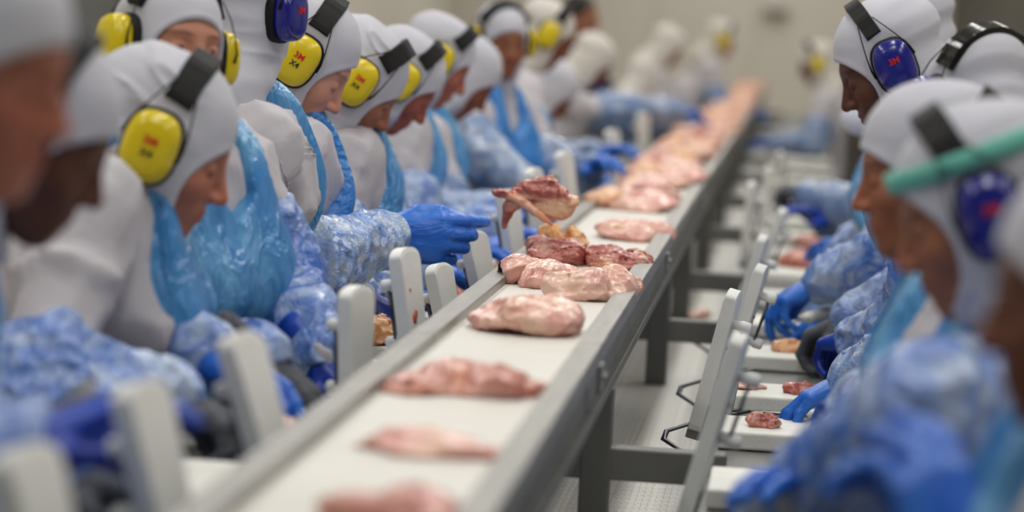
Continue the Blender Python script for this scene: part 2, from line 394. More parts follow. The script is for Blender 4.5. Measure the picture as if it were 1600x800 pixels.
def muff_meshes():
    if 'band' in MUFF: return MUFF
    for s, nm in ((1, 'r'), (-1, 'l')):
        bm = bmesh.new(); loft_bm(bm, cup_outline(), [(0.90, 0.092), (1.0, 0.094), (1.0, 0.106), (0.965, 0.115), (0.87, 0.1225), (0.66, 0.127), (0.35, 0.129), (0.08, 0.1295)], 0, s)
        MUFF['cup' + nm] = bm_mesh('ear_cup', bm, None, True)
        bm = bmesh.new(); loft_bm(bm, cup_outline(0.0395, 0.051), [(0.8, 0.068), (0.97, 0.070), (1.04, 0.076), (1.05, 0.086), (1.0, 0.092), (0.7, 0.0925)], 0, s)
        MUFF['cushion' + nm] = bm_mesh('cushion', bm, None, True)
        bm = bmesh.new()
        for sy in (-1, 1):
            pts = [(s * 0.078, sy * 0.016, 0.098), (s * 0.094, sy * 0.026, 0.070), (s * 0.103, sy * 0.036, 0.040), (s * 0.108, sy * 0.0415, 0.016), (s * 0.106, sy * 0.042, 0.0)]
            tube_bm(bm, pts, [0.0012, 0.0012, 0.0013, 0.0022, 0.0026], 6)
        MUFF['wire' + nm] = bm_mesh('wire', bm, None, True)
    bm = bmesh.new(); secs = []
    K = 30
    for i in range(K + 1):
        a = math.radians(-60 + 120 * i / K)
        e = 1.0 if 3 < i < K - 3 else 0.85
        th = 0.011 * e; w = 0.021
        grip = 0.0015 if (i // 3) % 2 else 0
        c = Vector((math.sin(a), 0, math.cos(a))); ring = []
        for (du, dv) in ((-w, 0), (-w * 0.9, th + grip), (w * 0.9, th + grip), (w, 0)):
            r1, r2 = 0.090 + dv, 0.1315 + dv
            ring.append(bm.verts.new((math.sin(a) * r1, du, 0.0 + math.cos(a) * r2)))
        secs.append(ring)
    for i in range(K):
        for j in range(4):
            bm.faces.new((secs[i][j], secs[i][(j + 1) % 4], secs[i + 1][(j + 1) % 4], secs[i + 1][j]))
    bm.faces.new(secs[0][::-1]); bm.faces.new(secs[-1])
    MUFF['band'] = bm_mesh('headband', bm, None, False)
    return MUFF
def text_mesh(s, size, ext=0.0006):
    cu = bpy.data.curves.new('print', 'FONT'); cu.body = s; cu.size = size; cu.extrude = ext; cu.align_x = 'CENTER'; cu.offset = size * 0.02
    o = bpy.data.objects.new('print', cu); COL.objects.link(o)
    dg = bpy.context.evaluated_depsgraph_get(); me = bpy.data.meshes.new_from_object(o.evaluated_get(dg))
    bpy.data.objects.remove(o); return me
def ear_muffs(person, MH, color, tiltback=0.0, twist=0.0, bandmat=None, logo=True, wide=1.0, one_mark=False):
    mu = muff_meshes()
    Mx = MH @ Matrix.Translation((0, -0.004, -0.008)) @ Matrix.Rotation(twist, 4, 'Z') @ Matrix.Rotation(tiltback, 4, 'X')
    e = bpy.data.objects.new('ear_muffs', None); COL.objects.link(e); e.parent = person; e.matrix_local = Mx; e.empty_display_size = 0.05
    cm = M_YEL if color == 'yellow' else M_BLUC
    for nm, s in (('r', 1), ('l', -1)):
        S = Matrix.Rotation(-tiltback, 4, 'X') 
        for key, mat in (('cup', cm), ('cushion', M_BLK)):
            o = bpy.data.objects.new('ear_cup' if key == 'cup' else 'ear_cushion', mu[key + nm]); COL.objects.link(o); o.parent = e
            o.matrix_local = S @ Matrix.Rotation(0.12, 4, 'X')
            set_mat(o, mat)
        o = bpy.data.objects.new('wire', mu['wire' + nm]); COL.objects.link(o); o.parent = e; set_mat(o, M_BLK)
    b = bpy.data.objects.new('headband', mu['band']); COL.objects.link(b); b.parent = e; set_mat(b, bandmat or M_BLK)
    b.scale = (1, wide, 1)
    if logo:
        for s in (1, -1):
            rot = Matrix.Rotation(-tiltback + 0.12, 4, 'X') @ Matrix.Translation((s * 0.1296, 0, 0.004)) @ Matrix(((0, 0, s, 0), (s, 0, 0, 0), (0, 1, 0, 0), (0, 0, 0, 1)))
            o = bpy.data.objects.new('logo', LOGO['red']); COL.objects.link(o); o.parent = e; o.matrix_local = rot
            if color == 'yellow':
                rot2 = rot @ Matrix.Translation((0, -0.0165, 0)) @ Matrix.Rotation(0.0, 4, 'Z')
                o = bpy.data.objects.new('mark', LOGO['ink']); COL.objects.link(o); o.parent = e; o.matrix_local = rot2
    return e
def set_mat(o, mat):
    if not o.data.materials: o.data.materials.append(None)
    o.material_slots[0].link = 'OBJECT'; o.material_slots[0].material = mat
LOGO = {'red': text_mesh('3M', 0.0165, 0.0008), 'ink': text_mesh('X4', 0.015, 0.0008)}
LOGO['red'].materials.append(M_RED); LOGO['ink'].materials.append(M_INK)

# ------------------------------------------------------------------ gloved hands (wrist at origin, fingers +y, back +z, thumb +x)
def hand_chain(curls, spread, thumb):
    kn = [(0.030, 0.088, 0.0), (0.010, 0.093, 0.003), (-0.010, 0.089, 0.002), (-0.029, 0.080, -0.003)]
    ln = [(0.042, 0.026, 0.020), (0.046, 0.029, 0.021), (0.042, 0.027, 0.020), (0.033, 0.021, 0.018)]
    F = []
    for i in range(4):
        p = np.array(kn[i]); pts = [p]; a = 0.0; sp = spread * (1.5 - i) * -0.10
        for j in range(3):
            a += curls[i][j]
            d = np.array([math.sin(-sp) * math.cos(a), math.cos(sp) * math.cos(a), -math.sin(a)])
            p = p + d * ln[i][j]; pts.append(p)
        F.append(pts)
    return kn, F, thumb
def hand_shape(p, ch, fat=0.0):
    kn, F, th = ch
    d = None
    roots = [(0.016, 0.0, 0.0), (0.006, 0.0, 0.002), (-0.006, 0.0, 0.002), (-0.016, 0.0, 0.0)]
    for i in range(4):
        c = cone(p, roots[i], kn[i], 0.0165 + fat, 0.0125 + fat)
        d = c if d is None else smin(d, c, 0.014)
    d = smin(d, ell(p, (-0.018, 0.045, -0.010), (0.016, 0.035, 0.013)), 0.015)
    d = smin(d, ell(p, (0.020, 0.032, -0.010), (0.018, 0.030, 0.014)), 0.015)
    R = [0.0118, 0.0108, 0.0100, 0.0090]
    for i in range(4):
        f = None; k = 0.96 if i < 3 else 0.86
        for j in range(3):
            c = cone(p, F[i][j], F[i][j + 1], R[j] * k + fat, R[j + 1] * k + fat)
            f = c if f is None else smin(f, c, 0.003)
        d = smin(d, f, 0.0045)
    t = None
    for j in range(3):
        c = cone(p, th[j], th[j + 1], [0.0155, 0.0135, 0.0120][j] + fat, [0.0135, 0.0120, 0.0100][j] + fat)
        t = c if t is None else smin(t, c, 0.005)
    d = smin(d, t, 0.010)
    d = smin(d, cone(p, (0, 0.0, 0), (0, -0.065, 0), 0.0255 + fat, 0.031 + fat), 0.018)
    near = np.clip((0.075 - p[:, 1]) / 0.05, 0, 1)
    d = d - (ridged(p * A(45, 16, 45)) * 0.0012 + ridged(p * A(20, 60, 20) + 7) * 0.0009) * near - vnoise(p * 90) * 0.0004
    return d
HANDS = {}
POSES = {
    'point': ([(0.42, 0.40, 0.25), (0.55, 1.0, 0.7), (0.70, 1.0, 0.7), (0.85, 1.0, 0.7)], 0.3, [(0.022, 0.015, -0.008), (0.042, 0.048, -0.012), (0.044, 0.082, -0.013), (0.037, 0.108, -0.020)]),
    'grip': ([(0.75, 0.9, 0.5), (0.85, 0.95, 0.5), (0.9, 0.95, 0.5), (0.95, 0.95, 0.5)], 0.2, [(0.022, 0.015, -0.010), (0.042, 0.045, -0.025), (0.036, 0.072, -0.042), (0.018, 0.085, -0.052)]),
    'rest': ([(0.25, 0.40, 0.25), (0.30, 0.45, 0.3), (0.36, 0.5, 0.3), (0.42, 0.5, 0.3)], 0.8, [(0.022, 0.012, -0.008), (0.048, 0.038, -0.018), (0.060, 0.064, -0.028), (0.062, 0.088, -0.036)]),
    'pinch': ([(0.55, 0.55, 0.35), (0.60, 0.6, 0.4), (0.8, 0.8, 0.5), (0.9, 0.8, 0.5)], 0.2, [(0.022, 0.015, -0.010), (0.044, 0.048, -0.026), (0.042, 0.078, -0.046), (0.034, 0.100, -0.060)]),
}
def hand_mesh(pose, left, res=0.003):
    k = (pose, left, res)
    if k not in HANDS:
        c, s, t = POSES[pose]; ch = hand_chain(c, s, t)
        v, f = sdf_mesh(lambda p: hand_shape(p, ch), (-0.07, -0.085, -0.125), (0.095, 0.205, 0.05), res, 0.003)
        if not left: v = v * np.array([-1, 1, 1]); f = f[:, ::-1]
        HANDS[k] = np_mesh('glove', v, f)
    return HANDS[k]

# ------------------------------------------------------------------ a worker
def ik(s, h, pole, l1=0.30, l2=0.27):
    d = h - s; L = np.linalg.norm(d)
    if L > (l1 + l2) * 0.985: l1 = l2 = L / 2 / 0.985
    a = (l1 * l1 - l2 * l2 + L * L) / (2 * L); r = math.sqrt(max(l1 * l1 - a * a, 1e-6))
    u = d / L; q = nrm(pole - u * (pole @ u))
    return s + u * a + q * r
def frame(y, z):
    y = nrm(y); z = np.asarray(z, float); z = nrm(z - y * (z @ y)); x = np.cross(y, z)
    return np.array([x, y, z]).T
def worker(label, H, pitch=35, yaw=0, hyaw=0, hroll=0, side=1, tone=(0.72, 0.52, 0.42), cup='yellow', q=1, group=None,
           R=None, Lh=None, hood='a', apron=M_APRON, sleeve=M_SLEEVE, coat=M_COAT, hoodmat=None, headscale=1.0, open_eyes=False, lean=0.18,
           poseR='rest', poseL='rest', gR=None, gL=None, backR=(0, 0, 1), backL=(0, 0, 1), dirR=None, dirL=None, neck=None, band=None, bandtilt=-0.15,
           elbR=None, elbL=None, female=False, sleeve_r=1.0, mask=False, belly=0.13, strap=0.10, logo=True, shw=0.165, wide=1.0, nohood=False, apron_low=0.45, slv=0.58, gsc=1.1, bandtwist=0.0, aprw=0.155):
    """H: head centre. side=+1 faces +X (left row), -1 faces -X. yaw turns the body, hyaw the head (degrees, anticlockwise from above)."""
    base = -90 if side > 0 else 90
    if side > 0: hyaw += 14; yaw += 14
    by = math.radians(base + yaw); hy = math.radians(base + hyaw)
    Fw = np.array([-math.sin(by), math.cos(by), 0]); Rt = np.array([math.cos(by), math.sin(by), 0]); Z = np.array([0, 0, 1.0])
    MHr = Matrix.Rotation(hy, 4, 'Z') @ Matrix.Rotation(math.radians(-pitch), 4, 'X') @ Matrix.Rotation(math.radians(hroll), 4, 'Y')
    Mn = Matrix.Rotation((hy + by) / 2, 4, 'Z') @ Matrix.Rotation(math.radians(-pitch * 0.75), 4, 'X')
    N = H + np.array(Mn @ Vector((0, -0.035, -0.20))) if neck is None else np.asarray(neck, float)
    sR = N + Rt * shw - Z * 0.055 + Fw * 0.01; sL = N - Rt * shw - Z * 0.055 + Fw * 0.01
    pel = N - Fw * lean - Z * 0.50
    if pel[2] < 0.78: pel[2] = 0.78
    root = np.array([pel[0], pel[1], 0.0])
    if R is None: R = N + Fw * 0.33 + Rt * 0.12 - Z * 0.34
    if Lh is None: Lh = N + Fw * 0.33 - Rt * 0.12 - Z * 0.34
    R = np.asarray(R, float); Lh = np.asarray(Lh, float)
    eR = ik(sR, R, -Z * 0.8 + Rt * 0.5 - Fw * 0.35) if elbR is None else np.asarray(elbR, float)
    eL = ik(sL, Lh, -Z * 0.8 - Rt * 0.5 - Fw * 0.35) if elbL is None else np.asarray(elbL, float)
    per = empty('person', root, label, 'person', group)
    o = lambda a: (np.asarray(a) - root).astype(np.float32)
    N_, sR_, sL_, p_, R_, L_, eR_, eL_ = map(o, (N, sR, sL, pel, R, Lh, eR, eL))
    mid = (N_ * 0.45 + p_ * 0.55) - Fw * 0.02
    Rt = Rt.astype(np.float32); Fw = Fw.astype(np.float32); Z = Z.astype(np.float32)
    MH = Matrix.Translation(tuple(o(H))) @ MHr @ Matrix.Scale(headscale, 4)
    hres = {0: 0.007, 1: 0.0045, 2: 0.003}[q]; bres = {0: 0.020, 1: 0.014, 2: 0.010}[q]
    # skin body: torso, limbs and hands of the figure, then the head
    ank = [np.array([p_[0], p_[1], 0.0]) + Rt * s * 0.12 + Z * 0.09 + Fw * 0.02 for s in (1, -1)]
    hip = [p_ + Rt * s * 0.085 - Z * 0.02 for s in (1, -1)]
    kne = [(hip[i] + ank[i]) / 2 + Fw * 0.02 for i in (0, 1)]
    def torso(p, g=0.0):
        d = cone(p, sR_ + Z * 0.01, sL_ + Z * 0.01, 0.062 + g, 0.062 + g)
        d = smin(d, cone(p, N_ - Z * 0.01, N_ - Z * 0.10, 0.062 + g, 0.09 + g), 0.05)
        for s in (1, -1):
            d = smin(d, cone(p, N_ + Rt * s * 0.085 - Z * 0.13 + Fw * 0.005, mid + Rt * s * 0.07, 0.100 + g, 0.10 + g), 0.05)
            d = smin(d, cone(p, mid + Rt * s * 0.06 + Fw * (belly - 0.12), p_ + Rt * s * 0.075, belly - 0.02 + g, 0.125 + g), 0.05)
            if female: d = smin(d, ell(p, N_ + Rt * s * 0.075 - Z * 0.225 + Fw * 0.075, (0.075 + g, 0.075 + g, 0.07 + g)), 0.04)
        return d
    def arms(p, g=0.0, h=None):
        d = None
        for s, e, w in ((sR_, eR_, R_), (sL_, eL_, L_)):
            c = smin(cone(p, s, e, 0.052 + g, 0.042 + g), cone(p, e, w, 0.042 + g, 0.027 + g * 0.6), 0.02)
            d = c if d is None else np.minimum(d, c)
        return d
    def bodyfn(p):
        d = smin(torso(p, -0.02), arms(p, -0.006), 0.04)
        for i in (0, 1):
            d = smin(d, cone(p, hip[i], kne[i], 0.075, 0.05), 0.04); d = smin(d, cone(p, kne[i], ank[i], 0.05, 0.035), 0.02)
            d = smin(d, cone(p, ank[i] - Z * 0.05, ank[i] - Z * 0.05 + Fw * 0.13, 0.032, 0.028), 0.02)
        return d
    allp = np.array([N_, sR_, sL_, p_, R_, L_, eR_, eL_] + ank + hip)
    lo = allp.min(0) - 0.17; hi = allp.max(0) + 0.17; lo[2] = -0.01
    bv, bf = sdf_mesh(bodyfn, lo, hi, 0.022)
    hv, hf = head_arrays(hres, open_eyes)
    mh = np.array(MH)
    hv2 = hv @ mh[:3, :3].T + mh[:3, 3]
    cols = np.concatenate([np.repeat(np.array(lin(tone), np.float32)[None], len(bv), 0), head_col(hv, tone)])
    body = obj('body', np_mesh('body', np.concatenate([bv, hv2]), np.concatenate([bf, hf + len(bv)]), M_SKIN, cols), per)
    for s in (-1, 1):
        if 'eye' not in MUFF:
            bm = bmesh.new(); bmesh.ops.create_uvsphere(bm, u_segments=16, v_segments=12, radius=0.0128)
            for v in bm.verts: v.co = Vector((v.co.x, v.co.z, -v.co.y))
            me = bm_mesh('eye', bm, M_EYE, True); a = me.color_attributes.new('Col', 'FLOAT_COLOR', 'POINT')
            for i, v in enumerate(me.vertices):
                r = math.hypot(v.co.x, v.co.z)
                a.data[i].color = (0.02, 0.012, 0.008, 1) if v.co.y > 0 and r < 0.0062 else (0.6, 0.56, 0.54, 1)
            MUFF['eye'] = me
        obj('eye', MUFF['eye'], per, M=MH @ Matrix.Translation((s * 0.031, 0.0722, -0.004)))
    # coat
    low = max(p_[2] - 0.36, 0.40)
    fr = [7 if q else 5]
    def coatfn(p):
        dt = torso(p, 0.012)
        for s in (1, -1):
            dt = smin(dt, cone(p, p_ + Rt * s * 0.06, np.array([p_[0], p_[1], low - 0.1]) + Rt * s * 0.08, 0.135, 0.165), 0.05)
        da = None
        for s, e, w in ((sR_, eR_, R_), (sL_, eL_, L_)):
            c = smin(cone(p, s, e, 0.072, 0.062), cone(p, e, w, 0.060, 0.036), 0.03)
            da = c if da is None else np.minimum(da, c)
        d = smin(dt, da, 0.035)
        w = np.maximum(ridged((p + 0.03 * vnoise(p * 6)[:, None]) * A(10, 10, 6) + N_ * 13), 0) ** 2 * 0.022 + np.maximum(ridged((p + 0.02 * vnoise(p * 9)[:, None]) * A(19, 19, 11) + 31), 0.1) ** 2 * 0.010 + vnoise(p * A(17, 17, 11) + 3) * 0.004
        d = d - w * 0.8 + 0.006
        d = smax(d, low - p[:, 2], 0.01)
        d = smax(d, -cone(p, N_ + Z * 0.03 + Fw * 0.02, N_ + Z * 0.16 + Fw * 0.06, 0.060, 0.10), 0.01)
        return d
    cv, cf = sdf_mesh(coatfn, lo, hi, bres, 0.014)
    obj('coat', np_mesh('coat', cv, cf, coat), per)
    # trousers and boots
    def trfn(p):
        d = None
        for i in (0, 1):
            c = smin(cone(p, hip[i], kne[i], 0.095, 0.078), cone(p, kne[i], ank[i] + Z * 0.12, 0.078, 0.07), 0.02)
            d = c if d is None else np.minimum(d, c)
        return d
    a = np.array(hip + ank)
    tv, tf = sdf_mesh(trfn, a.min(0) - 0.14, a.max(0) + 0.12, 0.022)
    obj('trousers', np_mesh('trousers', tv, tf, M_TROUSER), per)
    for i in (0, 1):
        def bfn(p):
            d = smin(cone(p, ank[i] + Z * 0.18, ank[i] - Z * 0.03, 0.068, 0.052), cone(p, ank[i] - Z * 0.045, ank[i] - Z * 0.05 + Fw * 0.16, 0.046, 0.040), 0.03)
            return np.maximum(d, 0.002 - p[:, 2])
        v, f = sdf_mesh(bfn, ank[i] - 0.24, ank[i] + 0.27, 0.016)
        obj('boot', np_mesh('boot', v, f, M_BOOT), per)
    # apron
    if apron is not None:
        def apfn(p):
            q_ = p - N_; f = q_ @ Fw; s = np.abs(q_ @ Rt); z = q_[:, 2]
            d = torso(p, 0.034)
            for k in (1, -1):
                d = smin(d, cone(p, p_ + Rt * k * 0.06, np.array([p_[0], p_[1], low - 0.2]) + Rt * k * 0.08, 0.157, 0.188), 0.05)
            zz = np.clip((-0.04 - z) / 0.16, 0, 1)
            w = strap + (aprw - strap) * zz + np.clip((-z - 0.3) / 0.1, 0, 1) * 0.03
            lim = s - w
            scoop = np.where(z > -0.13, 0.052 - s, -1.0)
            neckcut = smax(0.105 - np.sqrt((s) ** 2 + (z + 0.015) ** 2), -(0.05 - np.abs(s - 0.055)), 0.004)
            front = -(f + lean * np.clip(-z / 0.5, 0, 1)) + 0.0 - np.clip((z + 0.06) / 0.05, 0, 1) * 0.05
            w2 = ridged(p * A(11, 11, 5) + 20) * 0.008 + vnoise(p * A(26, 26, 11)) * 0.003
            d = d - w2 - 0.004
            d = smax(d, lim, 0.006); d = smax(d, front, 0.01)
            d = smax(d, np.where(z > -0.13, 0.050 - s - np.clip((-0.08 - z) / 0.05, 0, 1) * 0.055, -1.0), 0.006)
            d = smax(d, apron_low - p[:, 2], 0.005)
            return d
        av, af = sdf_mesh(apfn, lo, hi, bres, 0.014)
        obj('apron', np_mesh('apron', av, af, apron), per)
    # sleeves and gloves
    for sgn, s, e, w, W_, pose, gm, back, dr, nm in ((1, sR_, eR_, R_, R, poseR, gR, backR, dirR, 'r'), (-1, sL_, eL_, L_, Lh, poseL, gL, backL, dirL, 'l')):
        u = s * (1 - slv) + e * slv
        k = sleeve_r
        def slfn(p):
            d = smin(cone(p, u, e, 0.084 * k, 0.086 * k), cone(p, e, w + (e - w) * 0.04, 0.084 * k, 0.050 * k), 0.03)
            cr = ridged(p * 13 + s * 9) * 0.011 + ridged(p * 31 + 4) * 0.006 + vnoise(p * 70) * 0.0015
            return d - cr * k
        a = np.array([u, e, w])
        sv, sf = sdf_mesh(slfn, a.min(0) - 0.11 * k, a.max(0) + 0.11 * k, {0: 0.014, 1: 0.009, 2: 0.005}[q], 0.018)
        obj('sleeve', np_mesh('sleeve', sv, sf, sleeve), per)
        dirv = nrm(w - e) if dr is None else nrm(dr)
        FR = frame(dirv, back); M = np.eye(4); M[:3, :3] = FR; M[:3, 3] = w
        g = obj('glove', hand_mesh(pose, sgn < 0, {0: 0.006, 1: 0.004, 2: 0.0025}[q]), per, M=Matrix(M.tolist()))
        g.scale = (gsc,) * 3
        set_mat(g, gm or M_GLOVE)
    # hood and ear muffs
    if not nohood:
        h = obj('hood', hood_mesh(hood, 0.0035 if q else 0.006), per, M=MH); set_mat(h, hoodmat or M_HOOD)
    else:
        if 'hair' not in MUFF:
            v, f = sdf_mesh(lambda p: smax(ell(p, (0, -0.022, 0.036), (0.084, 0.100, 0.092)) - vnoise(p * 60) * 0.002, -ell(p, (0, 0.11, -0.045), (0.1, 0.095, 0.105)), 0.006), (-0.11, -0.14, -0.1), (0.11, 0.11, 0.14), 0.006)
            MUFF['hair'] = np_mesh('hair', v, f, M_HAIR)
        obj('hair', MUFF['hair'], per, M=MH)
    if cup:
        ear_muffs(per, MH, cup, tiltback=bandtilt, twist=bandtwist, bandmat=band, logo=logo and q > 0, wide=wide)
    if mask:
        v, f = sdf_mesh(lambda p: np.maximum(ell(p, (0, 0.066, -0.062), (0.062, 0.060, 0.056)), -(p[:, 1] - 0.045)), (-0.08, 0.0, -0.13), (0.08, 0.14, 0.0), 0.005)
        obj('face_mask', np_mesh('face_mask', v, f, M_MASK), per, M=MH)
    return per, MH, dict(per=per, coat=(cv, cf), N=N, sR=sR, sL=sL, eR=eR, eL=eL, root=root, Fw=Fw, Rt=Rt, lo=lo, hi=hi)
# ------------------------------------------------------------------ the hall
def struct(name, lo, hi, mat, parent=None, bev=0.0):
    o = box(name, lo, hi, mat, parent, bev)
    if parent is None: tag(o, kind='structure')
    return o
YB = 34.0
fl = struct('floor', (-4.0, -2.0, -0.10), (4.2, YB, -0.004), M_GROUT)
bm = bmesh.new(); tw = 0.6
for i in range(int(8.2 / tw)):
    for j in range(int(36 / tw)):
        x0 = -4.0 + i * tw; y0 = -2 + j * tw
        h = random.uniform(0, 0.0008)
        bbox(bm, np.array([x0 + 0.003, y0 + 0.003, -0.006]), np.array([x0 + tw - 0.003, y0 + tw - 0.003, -0.001 + h]))
tl = obj('floor_tiles', bm_mesh('floor_tiles', bm, M_FLOOR), fl); tag(tl, kind='stuff')
wb = struct('wall_back', (-4.0, YB, 0), (4.2, YB + 0.15, 4.3), M_WALL)
for k, x in enumerate(np.arange(-4.0, 4.2, 1.17)):
    box('wall_panel', (x + 0.006, YB - 0.03, 0.12), (min(x + 1.164, 4.19), YB, 4.28), M_WALL, wb, 0.004, 1)
struct('wall_left', (-4.15, -2.0, 0), (-4.0, YB, 4.3), M_WALL)
struct('wall_right', (4.2, -2.0, 0), (4.35, YB, 4.3), M_WALL)
struct('ceiling', (-4.0, -2.0, 4.3), (4.2, YB, 4.4), M_CEIL)
struct('trim_1', (-4.0, YB - 0.05, 0), (4.2, YB - 0.03, 0.12), M_STEELD)

# ------------------------------------------------------------------ the main conveyor
XL, XR = -0.572, -0.271          # outer edges of the rails
ZB = 0.925                       # belt surface
ZR = 0.943                       # rail top
conv = empty('conveyor', ((XL + XR) / 2, 15, 0), 'long raised steel conveyor with a white belt between the two rows of workers', 'conveyor')
def cbox(name, lo, hi, mat, bev=0.0, par=None):
    off = np.array([(XL + XR) / 2, 15, 0])
    if par is None: par = conv
    return box(name, np.array(lo) - off, np.array(hi) - off, mat, par, bev)
Y0, Y1 = 1.2, 30.6
cbox('belt', (XL + 0.036, Y0, ZB - 0.006), (XR - 0.036, Y1, ZB), M_BELT)
cbox('belt_bed', (XL + 0.03, Y0, ZB - 0.05), (XR - 0.03, Y1, ZB - 0.007), M_STEELD)
joints = [1.2, 4.45, 6.80, 9.4, 12.0, 15.0, 18.0, 21.0, 24.0, 27.0, 30.6]
for a, b in zip(joints[:-1], joints[1:]):
    for s, x in ((1, XL), (-1, XR)):
        t = cbox('rail_top', (x, a + 0.003, ZR - 0.006), (x + s * 0.038, b - 0.003, ZR), M_STEEL, 0.0015)
        cbox('rail_lip', (x, a + 0.003, ZR - 0.030), (x + s * 0.004, b - 0.003, ZR - 0.004), M_STEEL, 0.001)
        cbox('rail_inner', (x + s * 0.034, a + 0.003, ZR - 0.030), (x + s * 0.038, b - 0.003, ZR - 0.004), M_STEEL)
        cbox('side_plate', (x + s * 0.020, a + 0.003, ZR - 0.125), (x + s * 0.026, b - 0.003, ZR - 0.006), M_STEELD, 0.001)
        cbox('lower_rail', (x + s * 0.006, a + 0.003, ZR - 0.128), (x + s * 0.034, b - 0.003, ZR - 0.108), M_STEELD, 0.002)
for y in joints[1:-1]:
    for s, x in ((1, XL), (-1, XR)):
        cbox('joint_plate', (x - s * 0.004, y - 0.03, ZR - 0.075), (x + s * 0.003, y + 0.03, ZR - 0.03), M_STEEL, 0.002)
        for dy in (-0.018, 0.018):
            tube('bolt', [np.array([x - s * 0.004, y + dy, ZR - 0.05]) - [(XL + XR) / 2, 15, 0], np.array([x - s * 0.010, y + dy, ZR - 0.05]) - [(XL + XR) / 2, 15, 0]], 0.005, M_STEEL, conv, 6)
posts = [2.9, 4.95, 7.25, 8.75, 10.9, 13.1, 15.3, 17.5, 20.0, 22.6, 25.4, 28.4]
for y in posts:
    for s, x in ((1, XL), (-1, XR)):
        cbox('post', (x + s * 0.004, y - 0.026, 0.0), (x + s * 0.056, y + 0.026, ZR - 0.128), M_STEELD, 0.004)
        cbox('foot_plate', (x - s * 0.02, y - 0.05, 0.0), (x + s * 0.08, y + 0.05, 0.008), M_STEEL, 0.002)
    cbox('cross_beam', (XL - 0.0, y - 0.024, 0.655), (-0.075, y + 0.024, 0.712), M_STEELD, 0.004)

# lower return belt between the posts and the cutting benches
low = empty('lower_conveyor', (-0.33, 15, 0), 'low white modular plastic belt under the raised line, seen through its frame', 'conveyor')
def lbox(name, lo, hi, mat, bev=0.0):
    off = np.array([-0.33, 15, 0]); return box(name, np.array(lo) - off, np.array(hi) - off, mat, low, bev)
lbox('belt_bed', (-0.53, 1.3, 0.44), (-0.145, 30.5, 0.535), M_STEELD)
for x in (-0.542, -0.140):
    lbox('side_rail', (x, 1.3, 0.40), (x + 0.008, 30.5, 0.575), M_STEEL, 0.001)
mods = []
bm = bmesh.new()
bbox(bm, np.array([-0.195, -0.0235, 0.0]), np.array([0.180, 0.0235, 0.006]), 0.0, 1)
for i in range(30):
    x = -0.19 + i * 0.0125
    bbox(bm, np.array([x, -0.0250, 0.0055]), np.array([x + 0.0075, 0.0225, 0.0085]))
mm = bm_mesh('belt_module', bm, M_MOD)
ys = np.arange(2.8, 30.4, 0.05)
n_single = 290
for i, y in enumerate(ys[:n_single]):
    o = obj('belt_module', mm, low, loc=(0, y - 15, 0.536))
bm = bmesh.new()
for y in ys[n_single:]:
    bbox(bm, np.array([-0.195, y - 15 - 0.0235, 0.536]), np.array([0.180, y - 15 + 0.0235, 0.544]))
tag(obj('belt_modules_beyond', bm_mesh('belt_modules_beyond', bm, M_MOD), low), kind='stuff')

# ------------------------------------------------------------------ cutting benches, one on each side
def bench(label, x0, x1, ztop, y0, y1, inner):
    e = empty('cutting_bench', ((x0 + x1) / 2, (y0 + y1) / 2, 0), label, 'bench')
    off = np.array([(x0 + x1) / 2, (y0 + y1) / 2, 0])
    B = lambda n, lo, hi, m, bv=0.0: box(n, np.array(lo) - off, np.array(hi) - off, m, e, bv)
    B('bench_top', (x0, y0, ztop - 0.012), (x1, y1, ztop - 0.006), M_STEELD)
    B('front_rim', (inner - 0.004, y0, ztop - 0.05), (inner + 0.004, y1, ztop + 0.006), M_STEEL, 0.001)
    o_ = x1 if abs(inner - x0) < abs(inner - x1) else x0
    B('rear_rim', (o_ - 0.004, y0, ztop - 0.05), (o_ + 0.004, y1, ztop + 0.004), M_STEEL, 0.001)
    for y in np.arange(y0 + 0.3, y1, 2.2):
        for x in (x0 + 0.03, x1 - 0.03):
            B('leg', (x - 0.02, y - 0.02, 0), (x + 0.02, y + 0.02, ztop - 0.012), M_STEELD, 0.003)
    return e
ZRB = 0.678   # right bench surface
ZLB = 0.775
bench('right steel cutting bench carrying a row of white boards', -0.115, 0.26, ZRB, 2.0, 29.0, -0.115)
bench('left steel cutting bench hidden behind the near rail of the raised belt', -0.92, -0.640, ZLB, 1.4, 29.0, -0.640)
def board(x0, x1, y, z, w=0.21, label='', group=''):
    bm = bmesh.new(); bbox(bm, np.array([x0 - (x0 + x1) / 2, -w / 2, 0]), np.array([x1 - (x0 + x1) / 2, w / 2, 0.034]), 0.006, 3)
    o = obj('cutting_board', bm_mesh('cutting_board', bm, M_BOARD), None, loc=((x0 + x1) / 2, y, z))
    return tag(o, label, 'cutting board', group)
GR = 'white cutting boards on the right bench'
ybr = [4.70, 5.38, 5.93, 6.68, 7.42, 8.20, 9.05, 9.9, 10.8, 11.7, 12.7, 13.8, 15.0, 16.3, 17.7, 19.2]
words = ['nearest, almost hidden under a blurred blue sleeve', 'with a small red scrap near the knife', 'with pink meat beside the film-wrapped hand', 'holding shredded orange meat under the blue hand', 'under the grey glove and the blue glove', 'behind the pointing blue gloves']
for i, y in enumerate(ybr):
    lab = ('white cutting board on the right bench, ' + words[i]) if i < len(words) else 'out-of-focus white cutting board far along the right bench'
    board(-0.098, 0.25, y, ZRB - 0.004, 0.23 if i in (1, 2) else 0.25, lab, GR)
ybl = [3.1, 3.75, 4.4, 5.05, 5.6, 6.2, 6.9, 7.7, 8.6, 9.6, 10.7, 12.0]
wl = ['nearest the camera beside the dark knife', 'under the near dark grey glove', 'with a pale chicken piece beside the grey glove', 'behind the blurred upright paddle', 'beside the shredded meat and the red smeared paddle', 'below the outstretched blue glove']
